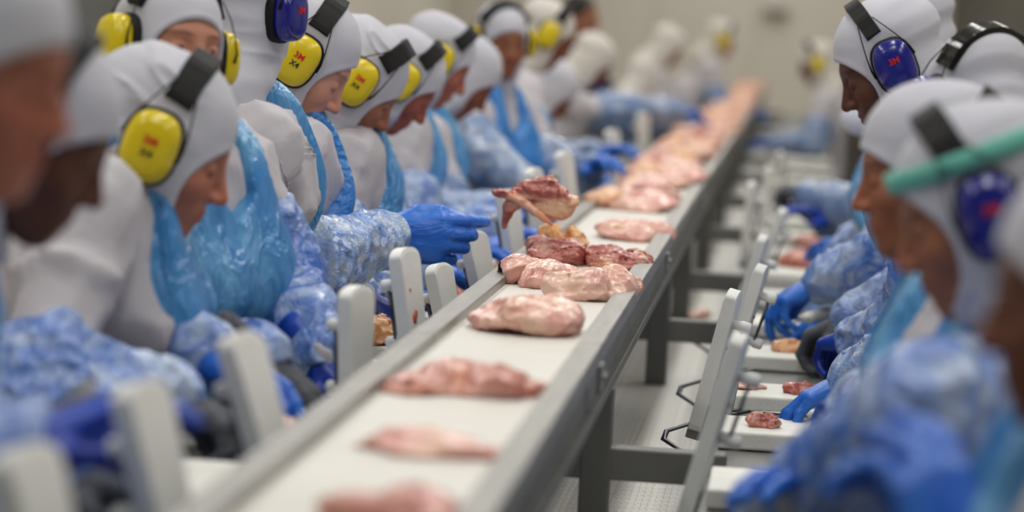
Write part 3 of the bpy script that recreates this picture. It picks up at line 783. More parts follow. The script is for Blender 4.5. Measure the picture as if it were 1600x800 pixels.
for i, y in enumerate(ybl):
    lab = ('white cutting board on the left bench, ' + wl[i]) if i < len(wl) else 'out-of-focus white cutting board far along the left bench'
    board(-0.90, -0.655, y, ZLB - 0.004, 0.34, lab, 'white cutting boards on the left bench')

# ------------------------------------------------------------------ upright sharpener paddles
def paddle(top, label, side, length=0.30, tilt=0.0, yaw=0.0, group='', zlow=None, width=0.085):
    """top: position of the upper end. side=+1 pegs toward +X"""
    L = length
    e = empty('upright_paddle', (top[0], top[1], top[2] - L), label, 'paddle', group)
    e.rotation_euler = (0, tilt, yaw)
    e.location = (top[0] - math.sin(tilt) * L, top[1], top[2] - math.cos(tilt) * L)
    n = 14; out = []
    hw = width / 2
    for i in range(n + 1):
        a = math.pi * i / n; out.append((hw * math.cos(a), L - hw * 0.40 + hw * 0.40 * math.sin(a)))
    for i in range(7):
        a = math.pi * i / 6; out.append((-hw * 0.72 * math.cos(a), 0.02 - 0.02 * math.sin(a)))
    bm = bmesh.new(); t = 0.0125
    loft_bm(bm, out, [(0.97, -t), (1, -t + 0.002), (1, t - 0.002), (0.97, t)], 0, 1)
    obj('plate', bm_mesh('plate', bm, M_POLY), e)
    for z in (L - 0.065, L - 0.165):
        tube('peg', [(side * 0.008, 0, z), (side * 0.026, 0, z), (side * 0.030, 0, z), (side * 0.046, 0, z), (side * 0.049, 0, z)], [0.009, 0.009, 0.0115, 0.0115, 0.008], M_POLY, e, 12)
    for dy in (-0.005, 0.006):
        tube('sharpening_rod', [(side * 0.034, dy, L - 0.070), (side * 0.030, dy * 1.4, L - 0.160)], 0.0028, M_WIRE, e, 8)
    tube('screw', [(side * 0.012, 0.012, L - 0.115), (side * 0.015, 0.012, L - 0.115)], 0.004, M_BLK, e, 8)
    box('bracket', (-side * 0.014, -0.02, -0.01), (side * 0.014, 0.02, 0.06), M_STEELD, e, 0.002)
    if 'smeared' in label and 'behind' not in label:
        for zz, yy, r_ in ((L - 0.125, -0.012, 0.008), (L - 0.118, -0.004, 0.006), (L - 0.075, -0.020, 0.003)):
            bm = bmesh.new(); bmesh.ops.create_icosphere(bm, subdivisions=2, radius=r_)
            for v in bm.verts: v.co = Vector((v.co.x * 0.3 - side * 0.0128, v.co.y * 1.2 + yy, v.co.z * 1.5 + zz + random.uniform(-1, 1) * r_ * 0.3))
            obj('smear', bm_mesh('smear', bm, M_SMEAR, True), e)
    return e
G = 'upright paddles along the left bench'
left_p = [(20, 700, 2.55, 'at the bottom left corner, cut off by the frame'), (205, 598, 2.94, 'tallest and most blurred on the left, beside the dark glove'), (362, 522, 3.47, 'leaning in front of the grey glove and the pale chicken piece'),
          (556, 446, 4.5, 'standing alone against the blue sleeve, blurred'), (628, 387, 5.0, 'sharp and red smeared, under the pointing blue glove'), (681, 412, 5.53, 'just behind the red smeared one'),
          (733, 362, 6.06, 'right of the pointing glove, under its fingertip'), (788, 296, 6.85, 'behind the falling chicken piece, its left side'), (832, 262, 7.6, 'behind the top of the falling chicken piece'), (878, 236, 8.4, 'above the falling chicken piece, out of focus'), (955, 202, 10.6, 'small and pale beyond the falling piece'), (1003, 176, 13.0, 'farthest and faintest on the left')]
for i, (px, py, Y, w) in enumerate(left_p):
    p = P(px, py, Y)
    pe = paddle(p, 'white upright paddle, ' + w, -1, length=max(p[2] - ZLB + 0.02, 0.2), tilt=[-0.3, -0.28, -0.34, -0.04, -0.16, -0.24, -0.28, -0.2, -0.15, -0.2, -0.1, -0.1][i], yaw=-0.30 + random.uniform(-0.08, 0.08), group=G, width=0.095)
right_p = [(1160, 520, 4.45, 'broadest and most blurred of the right row, nearest', 0.24), (1150, 452, 5.5, 'with a round peg, just behind the nearest one', 0.22), (1193, 413, 6.15, 'sharp, with two steel rods between its pegs', 0.24), (1195, 367, 7.1, 'close behind the sharp one with rods', 0.24), (1226, 325, 8.3, 'slanting over dark gloves', 0.34), (1176, 283, 9.7, 'pale violet and upright', 0.05), (1203, 258, 11.0, 'behind the pale violet one', 0.05), (1220, 236, 12.5, 'farthest of the right row', 0.05)]
for px, py, Y, w, ti in right_p:
    p = P(px, py, Y)
    L = (p[2] - ZRB + 0.01) / math.cos(ti)
    paddle(p, 'white upright paddle on the right bench, ' + w, 1, length=L, tilt=ti, yaw=-0.12, group='upright paddles along the right bench', width=0.08)

# wire hooks on the right bench rim
def hook(Y, x, lab):
    e = empty('wire_hook', (x, Y, ZRB), lab, 'hook')
    e.scale = (2.4, 1.5, 1.2)
    tube('wire', [(0.030, 0, 0.015), (-0.015, -0.03, -0.005), (-0.036, -0.05, -0.018), (-0.038, -0.06, -0.030), (-0.020, -0.075, -0.048), (0.006, -0.080, -0.046)], 0.0028, M_WIRE, e, 8)
    tube('rod', [(0.006, -0.08, -0.046), (0.012, -0.05, 0.01), (0.016, 0.03, 0.055)], 0.0035, M_STEELD, e, 8)
    tube('nut', [(0.004, -0.085, -0.047), (0.008, -0.075, -0.045)], 0.006, M_WIRE, e, 6)
hook(5.66, -0.118, 'bent steel wire hook nearest the camera on the bench rim')
hook(6.38, -0.118, 'bent steel wire hook behind the nearest one')
hook(7.45, -0.118, 'small blurred wire hook below the far cross beam')

# ------------------------------------------------------------------ chicken
CSK, CFAT, CMEAT, CRED, CYEL = [np.array(lin(c), np.float32) for c in ((0.87, 0.655, 0.61), (0.90, 0.74, 0.655), (0.78, 0.50, 0.44), (0.66, 0.33, 0.29), (0.88, 0.68, 0.42))]
def chicken_mesh(seed, L, Wd, T, style, res, fn2=None):
    r = np.random.RandomState(seed)
    blobs = []
    for i in range(6):
        c = (r.uniform(-0.36, 0.36) * L, r.uniform(-0.26, 0.26) * Wd, T * r.uniform(0.2, 0.5))
        R = Matrix.Rotation(r.uniform(-0.7, 0.7), 3, 'Z') @ Matrix.Rotation(r.uniform(-0.25, 0.25), 3, 'Y')
        blobs.append((c, (L * r.uniform(0.16, 0.30), Wd * r.uniform(0.16, 0.28), T * r.uniform(0.35, 0.62)), np.array(R)))
    ox = r.uniform(0, 30, 3).astype(np.float32)
    amp = {'skin': 0.004, 'meat': 0.008, 'mix': 0.0065, 'yel': 0.005}[style]
    def fn(p):
        w = np.stack([vnoise(p * 14 + ox), vnoise(p * 14 + ox + 9), vnoise(p * 14 + ox + 17)], -1) * 0.010
        q = p + w
        d = ell(q, (0, 0, T * 0.22), (L * 0.44, Wd * 0.40, T * 0.30))
        for c, rr, R in blobs: d = smin(d, ell(q, c, rr, R), 0.008)
        d = d - ridged(q * A(26, 55, 50) + ox) * amp - vnoise(q * 95 + ox) * amp * 0.35 - ridged(q * A(90, 160, 150) + ox) * amp * 0.28
        return smax(d, -p[:, 2], 0.002)
    fn = fn2 or fn
    v, f = sdf_mesh(fn, (-L * 0.62 - 0.01, -Wd * 0.62 - 0.01, -0.012 if fn2 is None else -T), (L * 0.62 + 0.01, Wd * 0.62 + 0.01, T * 1.15 + 0.015), res, 0.010)
    vf = v.astype(np.float32)
    a = (vnoise(vf * 22 + ox) + 0.5 * vnoise(vf * 60 + ox))[:, None]; b = (ridged(vf * A(40, 90, 80) + ox + 3) * 0.6 + ridged(vf * 150 + ox) * 0.5)[:, None]; c3 = vnoise(vf * 11 + ox + 8)[:, None]
    mixf = lambda x, y, t: x * (1 - t) + y * t
    S = lambda t: np.clip(t, 0, 1)
    if style == 'skin':
        c = mixf(CSK, CFAT, S(0.5 + a * 1.2)); c = mixf(c, CYEL, S(c3 - 0.35) * 0.35); c = mixf(c, CSK * np.array((1.0, 0.86, 0.86)), S((-c3 - 0.1) * 2) * 0.6); c = mixf(c, CMEAT, S((-a - 0.35) * 2.0) * 0.55)
        c = mixf(c, CMEAT * 1.1, S((0.012 - vf[:, 2:3]) / 0.012) * 0.5 * S(b + 0.4))
    elif style == 'meat':
        c = mixf(CMEAT, CRED, S(0.5 + b)); c = mixf(c, CFAT, S((a - 0.15) * 2.0) * 0.75); c = mixf(c, CYEL, S((c3 - 0.1) * 2) * 0.6)
    elif style == 'yel':
        c = mixf(CYEL, np.array(lin((0.84, 0.56, 0.30)), np.float32), S(0.5 + a)); c = mixf(c, CMEAT, S((b - 0.3) * 2) * 0.7)
    else:
        c = mixf(CSK, CMEAT, S(0.4 + a * 1.5)); c = mixf(c, CYEL, S((c3 - 0.05) * 2.0) * 0.7); c = mixf(c, CRED, S(b - 0.35) * 0.5)
    return np_mesh('chicken_piece', v, f, M_MEAT, c)
def on_belt(px, py): 
    w = RCW @ np.array([(px - 800) / FPX, (400 - py) / FPX, -1.0]); return CAM + w * ((ZB - CAM[2]) / w[2])
GC = 'boneless chicken pieces on the belt'
def piece(px, py, seed, L, Wd, T, style, rot, label, res=0.0025, z=None):
    p = on_belt(px, py) if z is None else P(px, py, z[0]); 
    if z is not None: p[2] = z[1]
    o = obj('chicken_piece', chicken_mesh(seed, L, Wd, T, style, res), None, loc=p); o.rotation_euler = (0, 0, rot)
    return tag(o, label, 'chicken piece', GC if z is None else 'scraps of chicken on the boards')
piece(610, 812, 11, 0.13, 0.12, 0.030, 'mix', 0.3, 'blurred orange pink chicken piece at the bottom edge of the frame', 0.004)
piece(672, 706, 12, 0.155, 0.15, 0.020, 'skin', 0.1, 'thin blurred pink chicken piece second from the near end of the belt', 0.004)
piece(738, 612, 13, 0.205, 0.17, 0.030, 'mix', 0.0, 'long flat orange pink chicken piece, third from the near end', 0.004)
piece(818, 514, 14, 0.215, 0.28, 0.062, 'skin', -0.10, 'plump pale pink chicken leg with skin filling the belt width')
piece(925, 466, 21, 0.150, 0.20, 0.052, 'skin', -0.15, 'smooth rounded pink thigh lying against the right rail')
piece(835, 440, 17, 0.110, 0.42, 0.050, 'skin', 0.25, 'pale pink flap of chicken skin touching the left rail')
piece(972, 455, 33, 0.060, 0.16, 0.032, 'mix', 0.35, 'knobbly orange shreds at the right end of the rounded thigh')
piece(872, 409, 45, 0.110, 0.30, 0.048, 'meat', 0.2, 'dark red chewed-looking meat with a yellow fatty top beside the left rail', 0.002)
piece(876, 398, 62, 0.075, 0.18, 0.070, 'yel', 0.6, 'golden yellow fatty lump on top of the dark meat', 0.002)
piece(965, 420, 47, 0.135, 0.24, 0.036, 'meat', -0.1, 'reddish shredded meat piece beside the right rail, in sharp focus', 0.002)
piece(992, 372, 51, 0.17, 0.36, 0.042, 'skin', -0.15, 'flat pink chicken piece lying alone before the far heap')
# the crowded belt beyond
var = [chicken_mesh(100 + i, 0.15, 0.22, 0.045, ['skin', 'mix', 'skin', 'skin', 'mix', 'skin'][i], 0.007) for i in range(6)]
far = []
for i in range(4):
    me = var[i].copy(); at_ = me.color_attributes['Col']; k = len(me.vertices); cc = np.zeros(k * 4, np.float32); at_.data.foreach_get('color', cc); cc = cc.reshape(-1, 4)
    cc[:, :3] = cc[:, :3] * 0.35 + np.array(lin([(0.86, 0.62, 0.46), (0.88, 0.68, 0.54), (0.84, 0.60, 0.42), (0.88, 0.64, 0.52)][i])) * 0.65
    at_.data.foreach_set('color', cc.ravel()); far.append(me)
y = 8.15; n = 0
while y < 29.8 and n < 225:
    w = 0.085 if y < 10 else 0.07
    x = random.uniform(XL + w, XR - w)
    o = bpy.data.objects.new('chicken_piece', var[n % 6] if y < 13 + random.uniform(-2, 2) else far[n % 4]); COL.objects.link(o)
    o.location = (x, y + random.uniform(-0.03, 0.03), ZB + random.choice((0.0, 0.0, 0.016))); o.rotation_euler = (random.uniform(-0.15, 0.15), random.uniform(-0.12, 0.12), random.uniform(-0.7, 0.7))
    s = random.uniform(0.8, 1.08); o.scale = (s, s, random.uniform(0.9, 1.3))
    tag(o, 'chicken piece crowded on the far stretch of the belt', 'chicken piece', 'chicken pieces crowded on the far belt'); n += 1
    y += 0.075 if y < 12 else 0.12
# the piece flying through the air above the belt
def flying(p):
    q = p + np.stack([vnoise(p * 18), vnoise(p * 18 + 9), vnoise(p * 18 + 17)], -1) * 0.006
    d = ell(q, (0.008, 0.0, 0.020), (0.050, 0.028, 0.024))
    d = smin(d, ell(q, (0.038, 0.0, -0.004), (0.040, 0.022, 0.026)), 0.010)
    d = smin(d, ell(q, (0.016, -0.005, -0.008), (0.034, 0.018, 0.018)), 0.008)
    d = smin(d, ell(q, (0.066, -0.004, 0.008), (0.020, 0.014, 0.012)), 0.005)
    d = smin(d, cone(q, (0.02, 0.0, 0.036), (-0.006, 0.0, 0.032), 0.014, 0.010), 0.006)
    d = smin(d, cone(q, (-0.030, 0.0, 0.014), (-0.060, 0.0, -0.012), 0.018, 0.014), 0.010)
    d = smin(d, cone(q, (-0.060, 0.0, -0.016), (-0.070, 0.002, -0.052), 0.0135, 0.007), 0.008)
    d = smin(d, cone(p, (-0.098, -0.010, 0.010), (-0.055, -0.024, 0.010), 0.004, 0.0075), 0.003)
    d = smin(d, cone(p, (-0.055, -0.024, 0.010), (-0.005, -0.030, -0.014), 0.0075, 0.008), 0.004)
    d = smin(d, cone(p, (-0.005, -0.030, -0.014), (0.036, -0.024, -0.036), 0.008, 0.0028), 0.004)
    am = 0.0015 + 0.0055 * np.clip((q[:, 2] + 0.002) / 0.02, 0, 1)
    return d - ridged(q * A(40, 70, 75)) * am - ridged(q * A(110, 130, 140)) * am * 0.35 - vnoise(q * 110) * 0.001
v, f = sdf_mesh(flying, (-0.115, -0.06, -0.075), (0.105, 0.05, 0.070), 0.0018, 0.008)
vf = v.astype(np.float32); a = vnoise(vf * 30)[:, None]; b = ridged(vf * 60)[:, None]
S = lambda t: np.clip(t, 0, 1)
b2 = ridged(vf * A(70, 120, 140) + 4)[:, None]; c = CMEAT * (1 - S(0.5 + b)) + CRED * S(0.5 + b); c = c * (1 - S(b2 - 0.2) * 0.5) + CRED * 0.75 * S(b2 - 0.2) * 0.5
lowz = S((0.006 + 0.012 * a - vf[:, 2:3] + 0.3 * np.clip(vf[:, 0:1], 0, 1)) / 0.012) * S((vf[:, 0:1] + 0.012) / 0.015)
c = c * (1 - lowz) + (CFAT * 0.55 + CYEL * 0.45) * lowz
strip = np.minimum(np.minimum(cone(vf, (-0.098, -0.010, 0.010), (-0.055, -0.024, 0.010), 0.005, 0.008), cone(vf, (-0.055, -0.024, 0.010), (-0.005, -0.030, -0.014), 0.008, 0.008)), cone(vf, (-0.005, -0.030, -0.014), (0.036, -0.024, -0.036), 0.008, 0.003))[:, None]
st = S((0.003 - strip) / 0.002); c = c * (1 - st) + np.array(lin((0.90, 0.60, 0.45)), np.float32) * st
fatr = S((a - 0.2) * 3) * 0.45; c = c * (1 - fatr) + CFAT * fatr
fo = obj('falling_chicken_piece', np_mesh('falling_chicken_piece', v, f, M_MEAT, c), None, loc=P(842, 318, 6.15)); fo.scale = (0.98, 1, 1.12)
tag(fo, 'red and yellow chicken piece with a long skin strip caught in mid-air above the belt', 'chicken piece')
fo.rotation_euler = (0, 0.06, 0)
# scraps on the boards
zb = ZRB + 0.030
piece(1193, 670, 71, 0.04, 0.05, 0.018, 'meat', 0.2, 'small scrap of red meat on the board nearest the knife blade', 0.002, (5.36, zb))
piece(1252, 612, 72, 0.06, 0.06, 0.022, 'meat', 0.2, 'lump of pink red meat beside the film-wrapped blue hand', 0.002, (5.90, zb))
piece(1252, 556, 73, 0.10, 0.10, 0.024, 'mix', 0.1, 'shredded orange red meat on the third board', 0.0025, (6.70, zb))
piece(1255, 425, 74, 0.12, 0.2, 0.05, 'meat', 0.5, 'blurred heap of red meat behind the pointing gloves', 0.004, (9.2, zb))
piece(1270, 385, 75, 0.11, 0.2, 0.05, 'mix', 0.2, 'blurred pink meat by the farther blue gloves', 0.004, (10.1, zb))
piece(1165, 601, 76, 0.06, 0.05, 0.006, 'skin', 0.1, 'thin smear of pale scraps on the second board', 0.003, (5.93, zb))
zl = ZLB + 0.030
piece(455, 632, 81, 0.085, 0.12, 0.035, 'skin', 0.1, 'pale pink chicken piece under the dark grey glove on the left bench', 0.003, (4.15, zl))
piece(600, 528, 82, 0.10, 0.16, 0.050, 'meat', 0.1, 'red and yellow shredded meat beside the red smeared paddle', 0.003, (5.5, zl))
piece(693, 440, 83, 0.08, 0.12, 0.050, 'meat', 0.1, 'blurred brown meat behind the second sharp paddle', 0.004, (6.3, zl))
piece(780, 405, 84, 0.08, 0.12, 0.045, 'mix', 0.1, 'blurred pink meat under the far blue glove', 0.004, (6.9, zl))
o = obj('chicken_scrap', chicken_mesh(91, 0.14, 0.3, 0.03, 'skin', 0.006), None, loc=(-0.30, 8.9, 0.546)); tag(o, 'pink meat dropped on the low white belt under the frame', 'chicken piece', 'scraps of chicken on the low belt')
# knives
def knife(p, d, L, label, w=0.034, handle=(0.9, 0.9, 0.88)):
    e = empty('knife', p, label, 'knife'); d = np.array(d, float); d /= np.linalg.norm(d)
    FR = frame(d, (0, 0, 1)); M = np.eye(4); M[:3, :3] = FR; M[:3, 3] = p; e.matrix_world = Matrix(M.tolist())
    bm = bmesh.new(); n = 10; T = []; Bt = []
    for i in range(n + 1):
        t = i / n; hw = w / 2 * math.sqrt(max(1 - t ** 3, 0.0004))
        T.append([bm.verts.new((-w / 2 + 0.002, t * L, 0.0012)), bm.verts.new((-w / 2 + 2 * hw, t * L, 0)), bm.verts.new((-w / 2 + 0.002, t * L, -0.0012))])
    for i in range(n):
        for j in range(3): bm.faces.new((T[i][j], T[i][(j + 1) % 3], T[i + 1][(j + 1) % 3], T[i + 1][j]))
    bm.faces.new(T[0][::-1]); bm.faces.new(T[-1])
    obj('blade', bm_mesh('blade', bm, M_BLADE), e)
    tube('handle', [(0, 0.0, 0), (0, -0.02, 0), (0, -0.07, 0), (0, -0.12, 0), (0, -0.13, 0)], [0.011, 0.014, 0.012, 0.015, 0.010], M_POLY, e, 10)
    return e
a = P(1262, 649, 5.69); b = P(1176, 641, 5.70); a[2] = b[2] = ZRB + 0.014
knife(a, b - a, np.linalg.norm(b - a), 'bare steel knife lying between two boards on the right bench', 0.030)
a = P(45, 690, 3.0); b = P(165, 585, 3.15)
knife(a, b - a, np.linalg.norm(b - a), 'blurred dark knife blade held up by the nearest left hands', 0.034)
a = P(1258, 497, 6.85); b = P(1180, 520, 6.6); a[2] = max(a[2], ZRB + 0.05); 
knife(a, b - a, 0.08, 'dark knife gripped by the leftmost blue glove of the right row', 0.028)
# things behind the rows
def machine(x0, x1, y0, y1, z0, z1, label, name='processing_machine'):
    c = np.array([(x0 + x1) / 2, (y0 + y1) / 2, 0]); e = empty(name, c, label, 'machine')
    B = lambda n, lo, hi, m, bv=0.01: box(n, np.array(lo) - c, np.array(hi) - c, m, e, bv)
    B('housing', (x0, y0, z0), (x1, y1, z1), M_MACH, 0.02)
    for x in (x0 + 0.05, x1 - 0.05):
        for y in (y0 + 0.05, y1 - 0.05): B('leg', (x - 0.035, y - 0.035, 0), (x + 0.035, y + 0.035, z0 + 0.02), M_STEELD)
    k = max(2, int((x1 - x0) / 0.35))
    for i in range(k):
        xa = x0 + (x1 - x0) * i / k + 0.03; B('door_panel', (xa, y0 - 0.02, z0 + 0.1), (xa + (x1 - x0) / k - 0.06, y0, z1 - 0.1), M_STEELD if i % 2 else M_MACH)
    tube('pipe', [np.array((x0 + 0.1, y0 - 0.06, z1)) - c, np.array((x0 + 0.1, y0 - 0.06, z1 + 0.25)) - c, np.array((x1 - 0.1, y0 - 0.06, z1 + 0.3)) - c], 0.05, M_STEEL, e, 12)
    return e
machine(0.62, 2.6, 11.5, 13.5, 0.15, 2.1, 'dark brown grey processing machine behind the heads of the right row')
machine(0.30, 0.85, 15.0, 16.2, 0.1, 1.22, 'low dark machine on legs beyond the right row, under the beige wall', 'low_machine')
machine(-2.9, -1.95, 8.6, 10.0, 0.15, 2.2, 'black machine behind the two nearest workers of the left row', 'tall_machine')
f_ = tag(struct('wall_lamp_x', P(1212, 2, 33.9) - np.array([0.14, 0.1, 0.1]), P(1232, 22, 33.9) + np.array([0.0, 0.06, 0.0]), M_STEELD, wb, 0.01)); f_.name = 'wall_box'
# ------------------------------------------------------------------ the workers
T1, T2, T3, T4, T5 = (0.74, 0.53, 0.43), (0.42, 0.27, 0.20), (0.70, 0.50, 0.40), (0.78, 0.60, 0.50), (0.56, 0.36, 0.26)
GL_, GRR = 'workers of the left row', 'workers of the right row'
# left row, near to far
worker('blurred worker at the left edge, big face in profile under a white hood', P(-48, 92, 2.65), pitch=16, hyaw=-22, tone=(0.66, 0.42, 0.34), cup=None, q=0, group=GL_,
       neck=P(-370, 300, 2.6), elbR=P(-400, 760, 2.5), elbL=P(-170, 790, 2.95), R=P(-60, 800, 2.75), Lh=P(30, 700, 3.0), gL=M_GLOVE_D, headscale=1.0, hood='c')
worker('blurred worker in a white hood with a black headband, second from the left edge', P(50, 200, 3.32), pitch=30, hyaw=-6, tone=(0.36, 0.22, 0.16), cup='blue', bandtilt=0.0, logo=False, q=0, group=GL_,
       neck=P(-190, 340, 3.3), elbR=P(-160, 760, 3.1), elbL=P(-110, 700, 3.45), slv=0.7, R=P(60, 700, 3.15), Lh=P(130, 745, 3.35), gR=M_GLOVE_D, gL=M_GREY, poseR='grip', hood='c')
per3, MH3, d3 = worker('worker with a big yellow ear cup in profile, blue apron over white coat', P(252, 218, 4.4), pitch=25, hyaw=-6, tone=(0.70, 0.47, 0.38), cup='yellow', q=2, group=GL_, female=True,
       slv=0.85, R=P(262, 618, 4.1), Lh=P(405, 560, 4.45), gR=M_GREY, gL=M_GREY, poseR='grip', poseL='rest', headscale=1.14, bandtilt=-0.06, hood='b', yaw=-8, aprw=0.135, belly=0.15, neck=P(148, 262, 4.4), shw=0.19, dirL=(0.8, 0.0, -0.5), dirR=(0.85, 0.1, -0.35), elbR=P(62, 622, 4.05), wide=1.0)
per4, MH4, d4 = worker('worker facing the camera, two yellow ear cups, bulging shiny blue apron', P(266, 73, 4.75), pitch=0, hyaw=-60, hroll=-6, yaw=-36, tone=(0.74, 0.52, 0.42), cup='yellow', q=2, group=GL_, female=True,
       Lh=P(505, 560, 4.8), R=P(330, 560, 4.3), elbL=P(418, 430, 5.0), dirL=(0.7, -0.3, -0.6), gL=M_GLOVE_D, poseL='grip', open_eyes=True, headscale=1.0, neck=P(272, 224, 4.85), belly=0.17, bandtilt=-0.1, sleeve_r=1.0, logo=False, strap=0.12)
per5, MH5, d5 = worker('tall worker seen from behind with a blue ear cup, arm stretched out pointing', P(384, 14, 5.35), pitch=8, hyaw=52, yaw=2, shw=0.19, aprw=0.12, belly=0.11, cup='blue', tone=T1, q=2, group=GL_,
       gsc=1.28, R=P(606, 372, 5.85), elbR=P(452, 418, 5.42), poseR='point', backR=(0.05, -1, 0.10), dirR=(1, 0.05, 0.02), slv=0.8, neck=P(388, 184, 5.4), Lh=P(560, 470, 5.9), bandtilt=-0.1, sleeve=M_SLEEVE_PALE, sleeve_r=1.0, lean=0.1, poseL='grip', gL=M_GLOVE_D)
worker('worker in sharp profile bending low, yellow ear cup just behind the blue ear cup', P(474, 90, 5.95), pitch=38, hyaw=-6, tone=(0.80, 0.60, 0.52), cup='yellow', q=2, group=GL_, neck=P(442, 203, 6.0),
       R=P(560, 470, 6.0), Lh=P(610, 460, 6.2), headscale=1.1, bandtilt=0.12, apron=M_APRON2, gR=M_GREY, poseR='grip', wide=1.05)
worker('worker bowed low with a yellow ear cup, straight above the stretched sleeve', P(556, 124, 6.5), pitch=40, hyaw=0, tone=(0.62, 0.42, 0.33), cup='yellow', q=1, group=GL_, hood='b', neck=P(528, 210, 6.6),
       R=P(650, 430, 6.5), Lh=P(700, 400, 6.8), headscale=1.1, bandtilt=-0.30, logo=True)
worker('worker half hidden behind the bowed one with the yellow ear cup above the sleeve', P(626, 124, 7.1), pitch=44, hyaw=0, tone=(0.62, 0.34, 0.28), cup='yellow', bandtilt=-0.1, q=1, group=GL_,
       R=P(735, 395, 7.1), Lh=P(770, 370, 7.4))
worker('slightly blurred worker with a small black headband, mid left row', P(683, 92, 8.0), pitch=34, tone=(0.66, 0.40, 0.33), cup='yellow', q=1, group=GL_, R=P(765, 350, 7.9), Lh=P(790, 330, 8.2), bandtilt=-0.3)
worker('worker with a small pale hood bowed between two taller ones', P(728, 118, 8.8), pitch=45, tone=(0.52, 0.30, 0.22), cup=None, q=0, sleeve=M_SLEEVE_GREY, group=GL_)
worker('blurred worker facing the camera with two yellow ear cups and a blue apron', P(783, 62, 9.6), pitch=12, hyaw=-72, yaw=-40, tone=(0.56, 0.36, 0.26), cup='yellow', q=0, sleeve=M_SLEEVE_GREY, group=GL_, apron=M_APRON2, Lh=P(925, 262, 9.5), R=P(830, 300, 9.0), female=True)
worker('worker leaning over the line with a large blurred yellow ear cup', P(853, 52, 10.6), pitch=30, tone=(0.5, 0.3, 0.2), cup='yellow', q=0, sleeve=M_SLEEVE_GREY, group=GL_, Lh=P(935, 240, 10.6), R=P(900, 262, 10.0), apron=None, hoodmat=M_HOODW)
worker('blurred worker bent low in a pale hood, right of the large blurred yellow ear cup', P(862, 142, 11.6), pitch=45, tone=(0.50, 0.30, 0.24), cup=None, q=0, sleeve=M_SLEEVE_GREY, group=GL_, apron=None)
worker('worker in white stretching a blue sleeved arm over the far belt', P(925, 95, 13.2), pitch=40, tone=(0.5, 0.3, 0.24), cup=None, q=0, group=GL_, apron=None, Lh=P(1065, 190, 14.2), R=P(1060, 175, 13.5), elbR=P(975, 178, 13.2), sleeve=M_SLEEVE_GREY, hoodmat=M_HOODW)
worker('bare-headed person in a navy top standing behind the left row', P(908, 27, 15.5), pitch=5, hyaw=-40, yaw=-50, tone=(0.60, 0.40, 0.30), cup=None, q=0, nohood=True, coat=M_NAVY, apron=None, sleeve=M_NAVY)
worker('far worker in a beige hood near the end of the left row', P(1042, 72, 17.5), pitch=35, tone=(0.55, 0.34, 0.26), cup=None, q=0, sleeve=M_SLEEVE_GREY, group=GL_, apron=None, hoodmat=M_HOODW)
worker('far worker all in white turned away beside the long reaching sleeve', P(1000, 128, 15.6), pitch=40, hyaw=40, tone=T1, cup=None, q=0, sleeve=M_SLEEVE_GREY, group=GL_, apron=None, hoodmat=M_HOODW)
worker('far worker with a yellow ear cup at the end of the left row', P(1126, 62, 21.0), pitch=30, tone=T1, cup='yellow', q=0, sleeve=M_SLEEVE_GREY, group=GL_, apron=None, hoodmat=M_HOODW, wide=0.6, headscale=1.1)
# right row, near to far
worker('nearest worker, white hood cut off by the right edge of the frame', P(1722, 455, 2.62), side=-1, pitch=10, tone=(0.42, 0.26, 0.18), cup=None, q=0, group=GRR, Lh=P(1500, 900, 2.7), R=P(1480, 860, 2.9), neck=P(1740, 700, 2.75))
perB, MHB, dB = worker('worker with a blue ear cup and a green banded cap at the right edge', P(1532, 322, 3.6), side=-1, pitch=24, tone=(0.60, 0.40, 0.30), cup='blue', q=1, group=GRR, Lh=P(1205, 800, 3.75), R=P(1300, 790, 3.7), neck=P(1610, 520, 3.75), elbL=P(1465, 655, 3.4), headscale=1.04, sleeve_r=0.95, bandtilt=-0.2)
worker('worker in profile whose hood has a thick black band, left of the green banded cap', P(1452, 262, 4.2), side=-1, pitch=14, hood='c', tone=(0.60, 0.38, 0.27), cup='blue', logo=False, bandtilt=0.85, band=M_BLKG, q=1, group=GRR, Lh=P(1345, 640, 4.6), R=P(1370, 620, 4.9), headscale=1.02, gL=M_GLOVE_D)
worker('worker with a glossy black headband over a pale hood, head bowed', P(1530, 165, 5.1), side=-1, pitch=35, hyaw=-65, tone=T2, cup='blue', logo=False, band=M_BLKG, bandtilt=0.80, wide=1.25, q=1, group=GRR, Lh=P(1338, 592, 5.48), R=P(1370, 590, 5.6), headscale=1.05, sleeve=M_SLEEVE_PALE, poseL='rest', dirL=(-0.9, 0.1, -0.45))
worker('worker with a glossy blue ear cup, the sharpest face of the right row', P(1390, 98, 6.1), side=-1, pitch=32, tone=(0.36, 0.22, 0.16), cup='blue', q=2, group=GRR, Lh=P(1340, 528, 6.15), R=P(1330, 500, 6.5), headscale=1.12, gR=M_GREY, poseL='grip', poseR='grip', bandtilt=-0.10, wide=0.75, gL=M_GLOVE_D)
worker('worker hidden behind the glossy blue ear cup, only the back of the hood showing', P(1418, 56, 6.9), side=-1, pitch=25, tone=T2, cup='blue', bandtilt=-0.1, wide=0.7, logo=False, q=1, group=GRR, Lh=P(1278, 442, 6.95), R=P(1285, 490, 7.2), headscale=1.08, poseL='pinch', dirL=(-0.9, -0.1, -0.5), gL=M_GLOVE)
worker('masked worker, only the white face mask showing behind the glossy blue ear cup worker', P(1372, 135, 8.0), side=-1, pitch=22, tone=(0.70, 0.45, 0.42), cup=None, q=1, group=GRR, Lh=P(1320, 400, 8.3), R=P(1330, 380, 8.6), mask=True, apron=M_APRON)
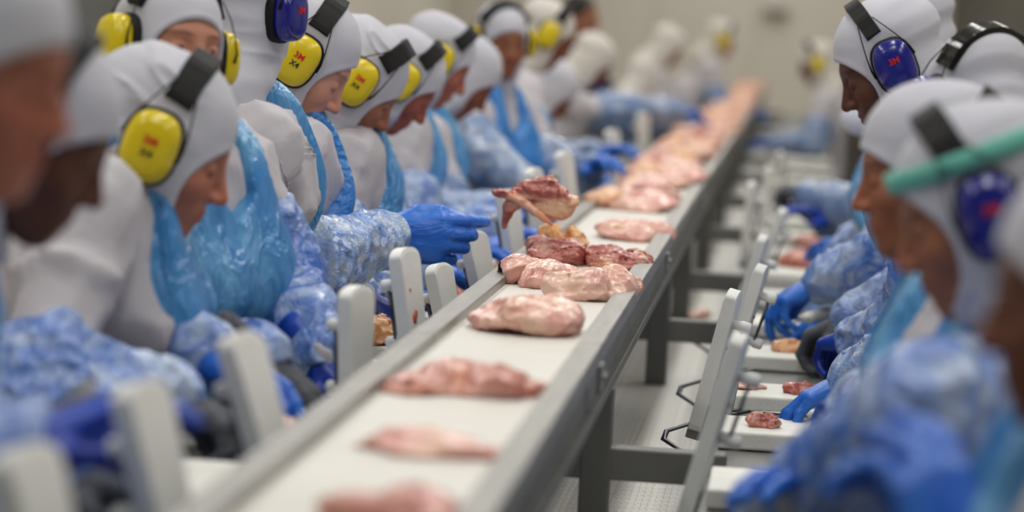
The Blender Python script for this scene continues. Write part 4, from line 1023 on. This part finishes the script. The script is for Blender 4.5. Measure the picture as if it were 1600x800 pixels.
worker('worker beyond the mask, seen as dark grey gloves and a blue sleeve', P(1400, 170, 9.6), side=-1, pitch=40, tone=T2, cup=None, q=0, sleeve=M_SLEEVE_GREY, group=GRR, Lh=P(1262, 305, 9.8), R=P(1290, 345, 9.7), gL=M_GREY, gR=M_GLOVE_D, poseL='grip')
worker('far worker with a yellow ear cup standing alone before the beige wall', P(1276, 98, 18.5), side=-1, pitch=22, tone=(0.42, 0.26, 0.18), cup='yellow', q=0, sleeve=M_SLEEVE_GREY, group=GRR, apron=None, hoodmat=M_HOODW, headscale=1.1)

# green banded cap of the worker with the blurred blue ear cup
bm = bmesh.new(); n = 48; rings = []
for i in range(n):
    a = 2 * math.pi * i / n; ring = []
    for k, dz in ((1.0, -0.012), (1.03, -0.011), (1.015, 0.011), (0.985, 0.012)):
        ring.append(bm.verts.new((0.0855 * k * math.cos(a), -0.014 + 0.105 * k * math.sin(a), 0.060 + dz)))
    rings.append(ring)
for i in range(n):
    for j in range(4): bm.faces.new((rings[i][j], rings[i][(j + 1) % 4], rings[(i + 1) % n][(j + 1) % 4], rings[(i + 1) % n][j]))
g = obj('cap_band', bm_mesh('cap_band', bm, M_GREEN, True), perB, M=MHB @ Matrix.Scale(1.03, 4)); g['label'] = 'green elastic band of a disposable cap'
# armhole seam and sleeve strip on the pointing worker's coat
r0 = d5['root']; sR, eR, Fw, Rt = d5['sR'] - r0, d5['eR'] - r0, np.array(d5['Fw']), np.array(d5['Rt'])

from mathutils.bvhtree import BVHTree
bvh = BVHTree.FromPolygons([tuple(v) for v in d5['coat'][0]], [tuple(int(i) for i in f) for f in d5['coat'][1]])
ax = nrm(eR - sR); sd = nrm(np.cross(ax, Fw)); ot = np.cross(sd, ax)
bm = bmesh.new()
def lay(pts):
    out = []
    for p in pts:
        c, n_, i_, d_ = bvh.find_nearest(Vector(p)); out.append(np.array(c) + np.array(n_) * 0.0008)
    tube_bm(bm, out, 0.0016, 5)
for off in (0.0, 0.007):
    lay([sR + ax * (0.02 + off) + (math.cos(a) * sd + math.sin(a) * ot) * 0.12 for a in np.linspace(-1.9, 1.9, 40)])
bk = nrm(np.array([0.10, -1.0, 0.1]))
for off in (-0.006, 0.006):
    lay([sR + ax * t + (bk + np.array([0.35, 0, 0])) * 0.12 + np.array([off, 0, 0]) for t in np.linspace(0.03, 0.24, 26)])
obj('seam', bm_mesh('seam', bm, M_COAT, True), d5['per'])
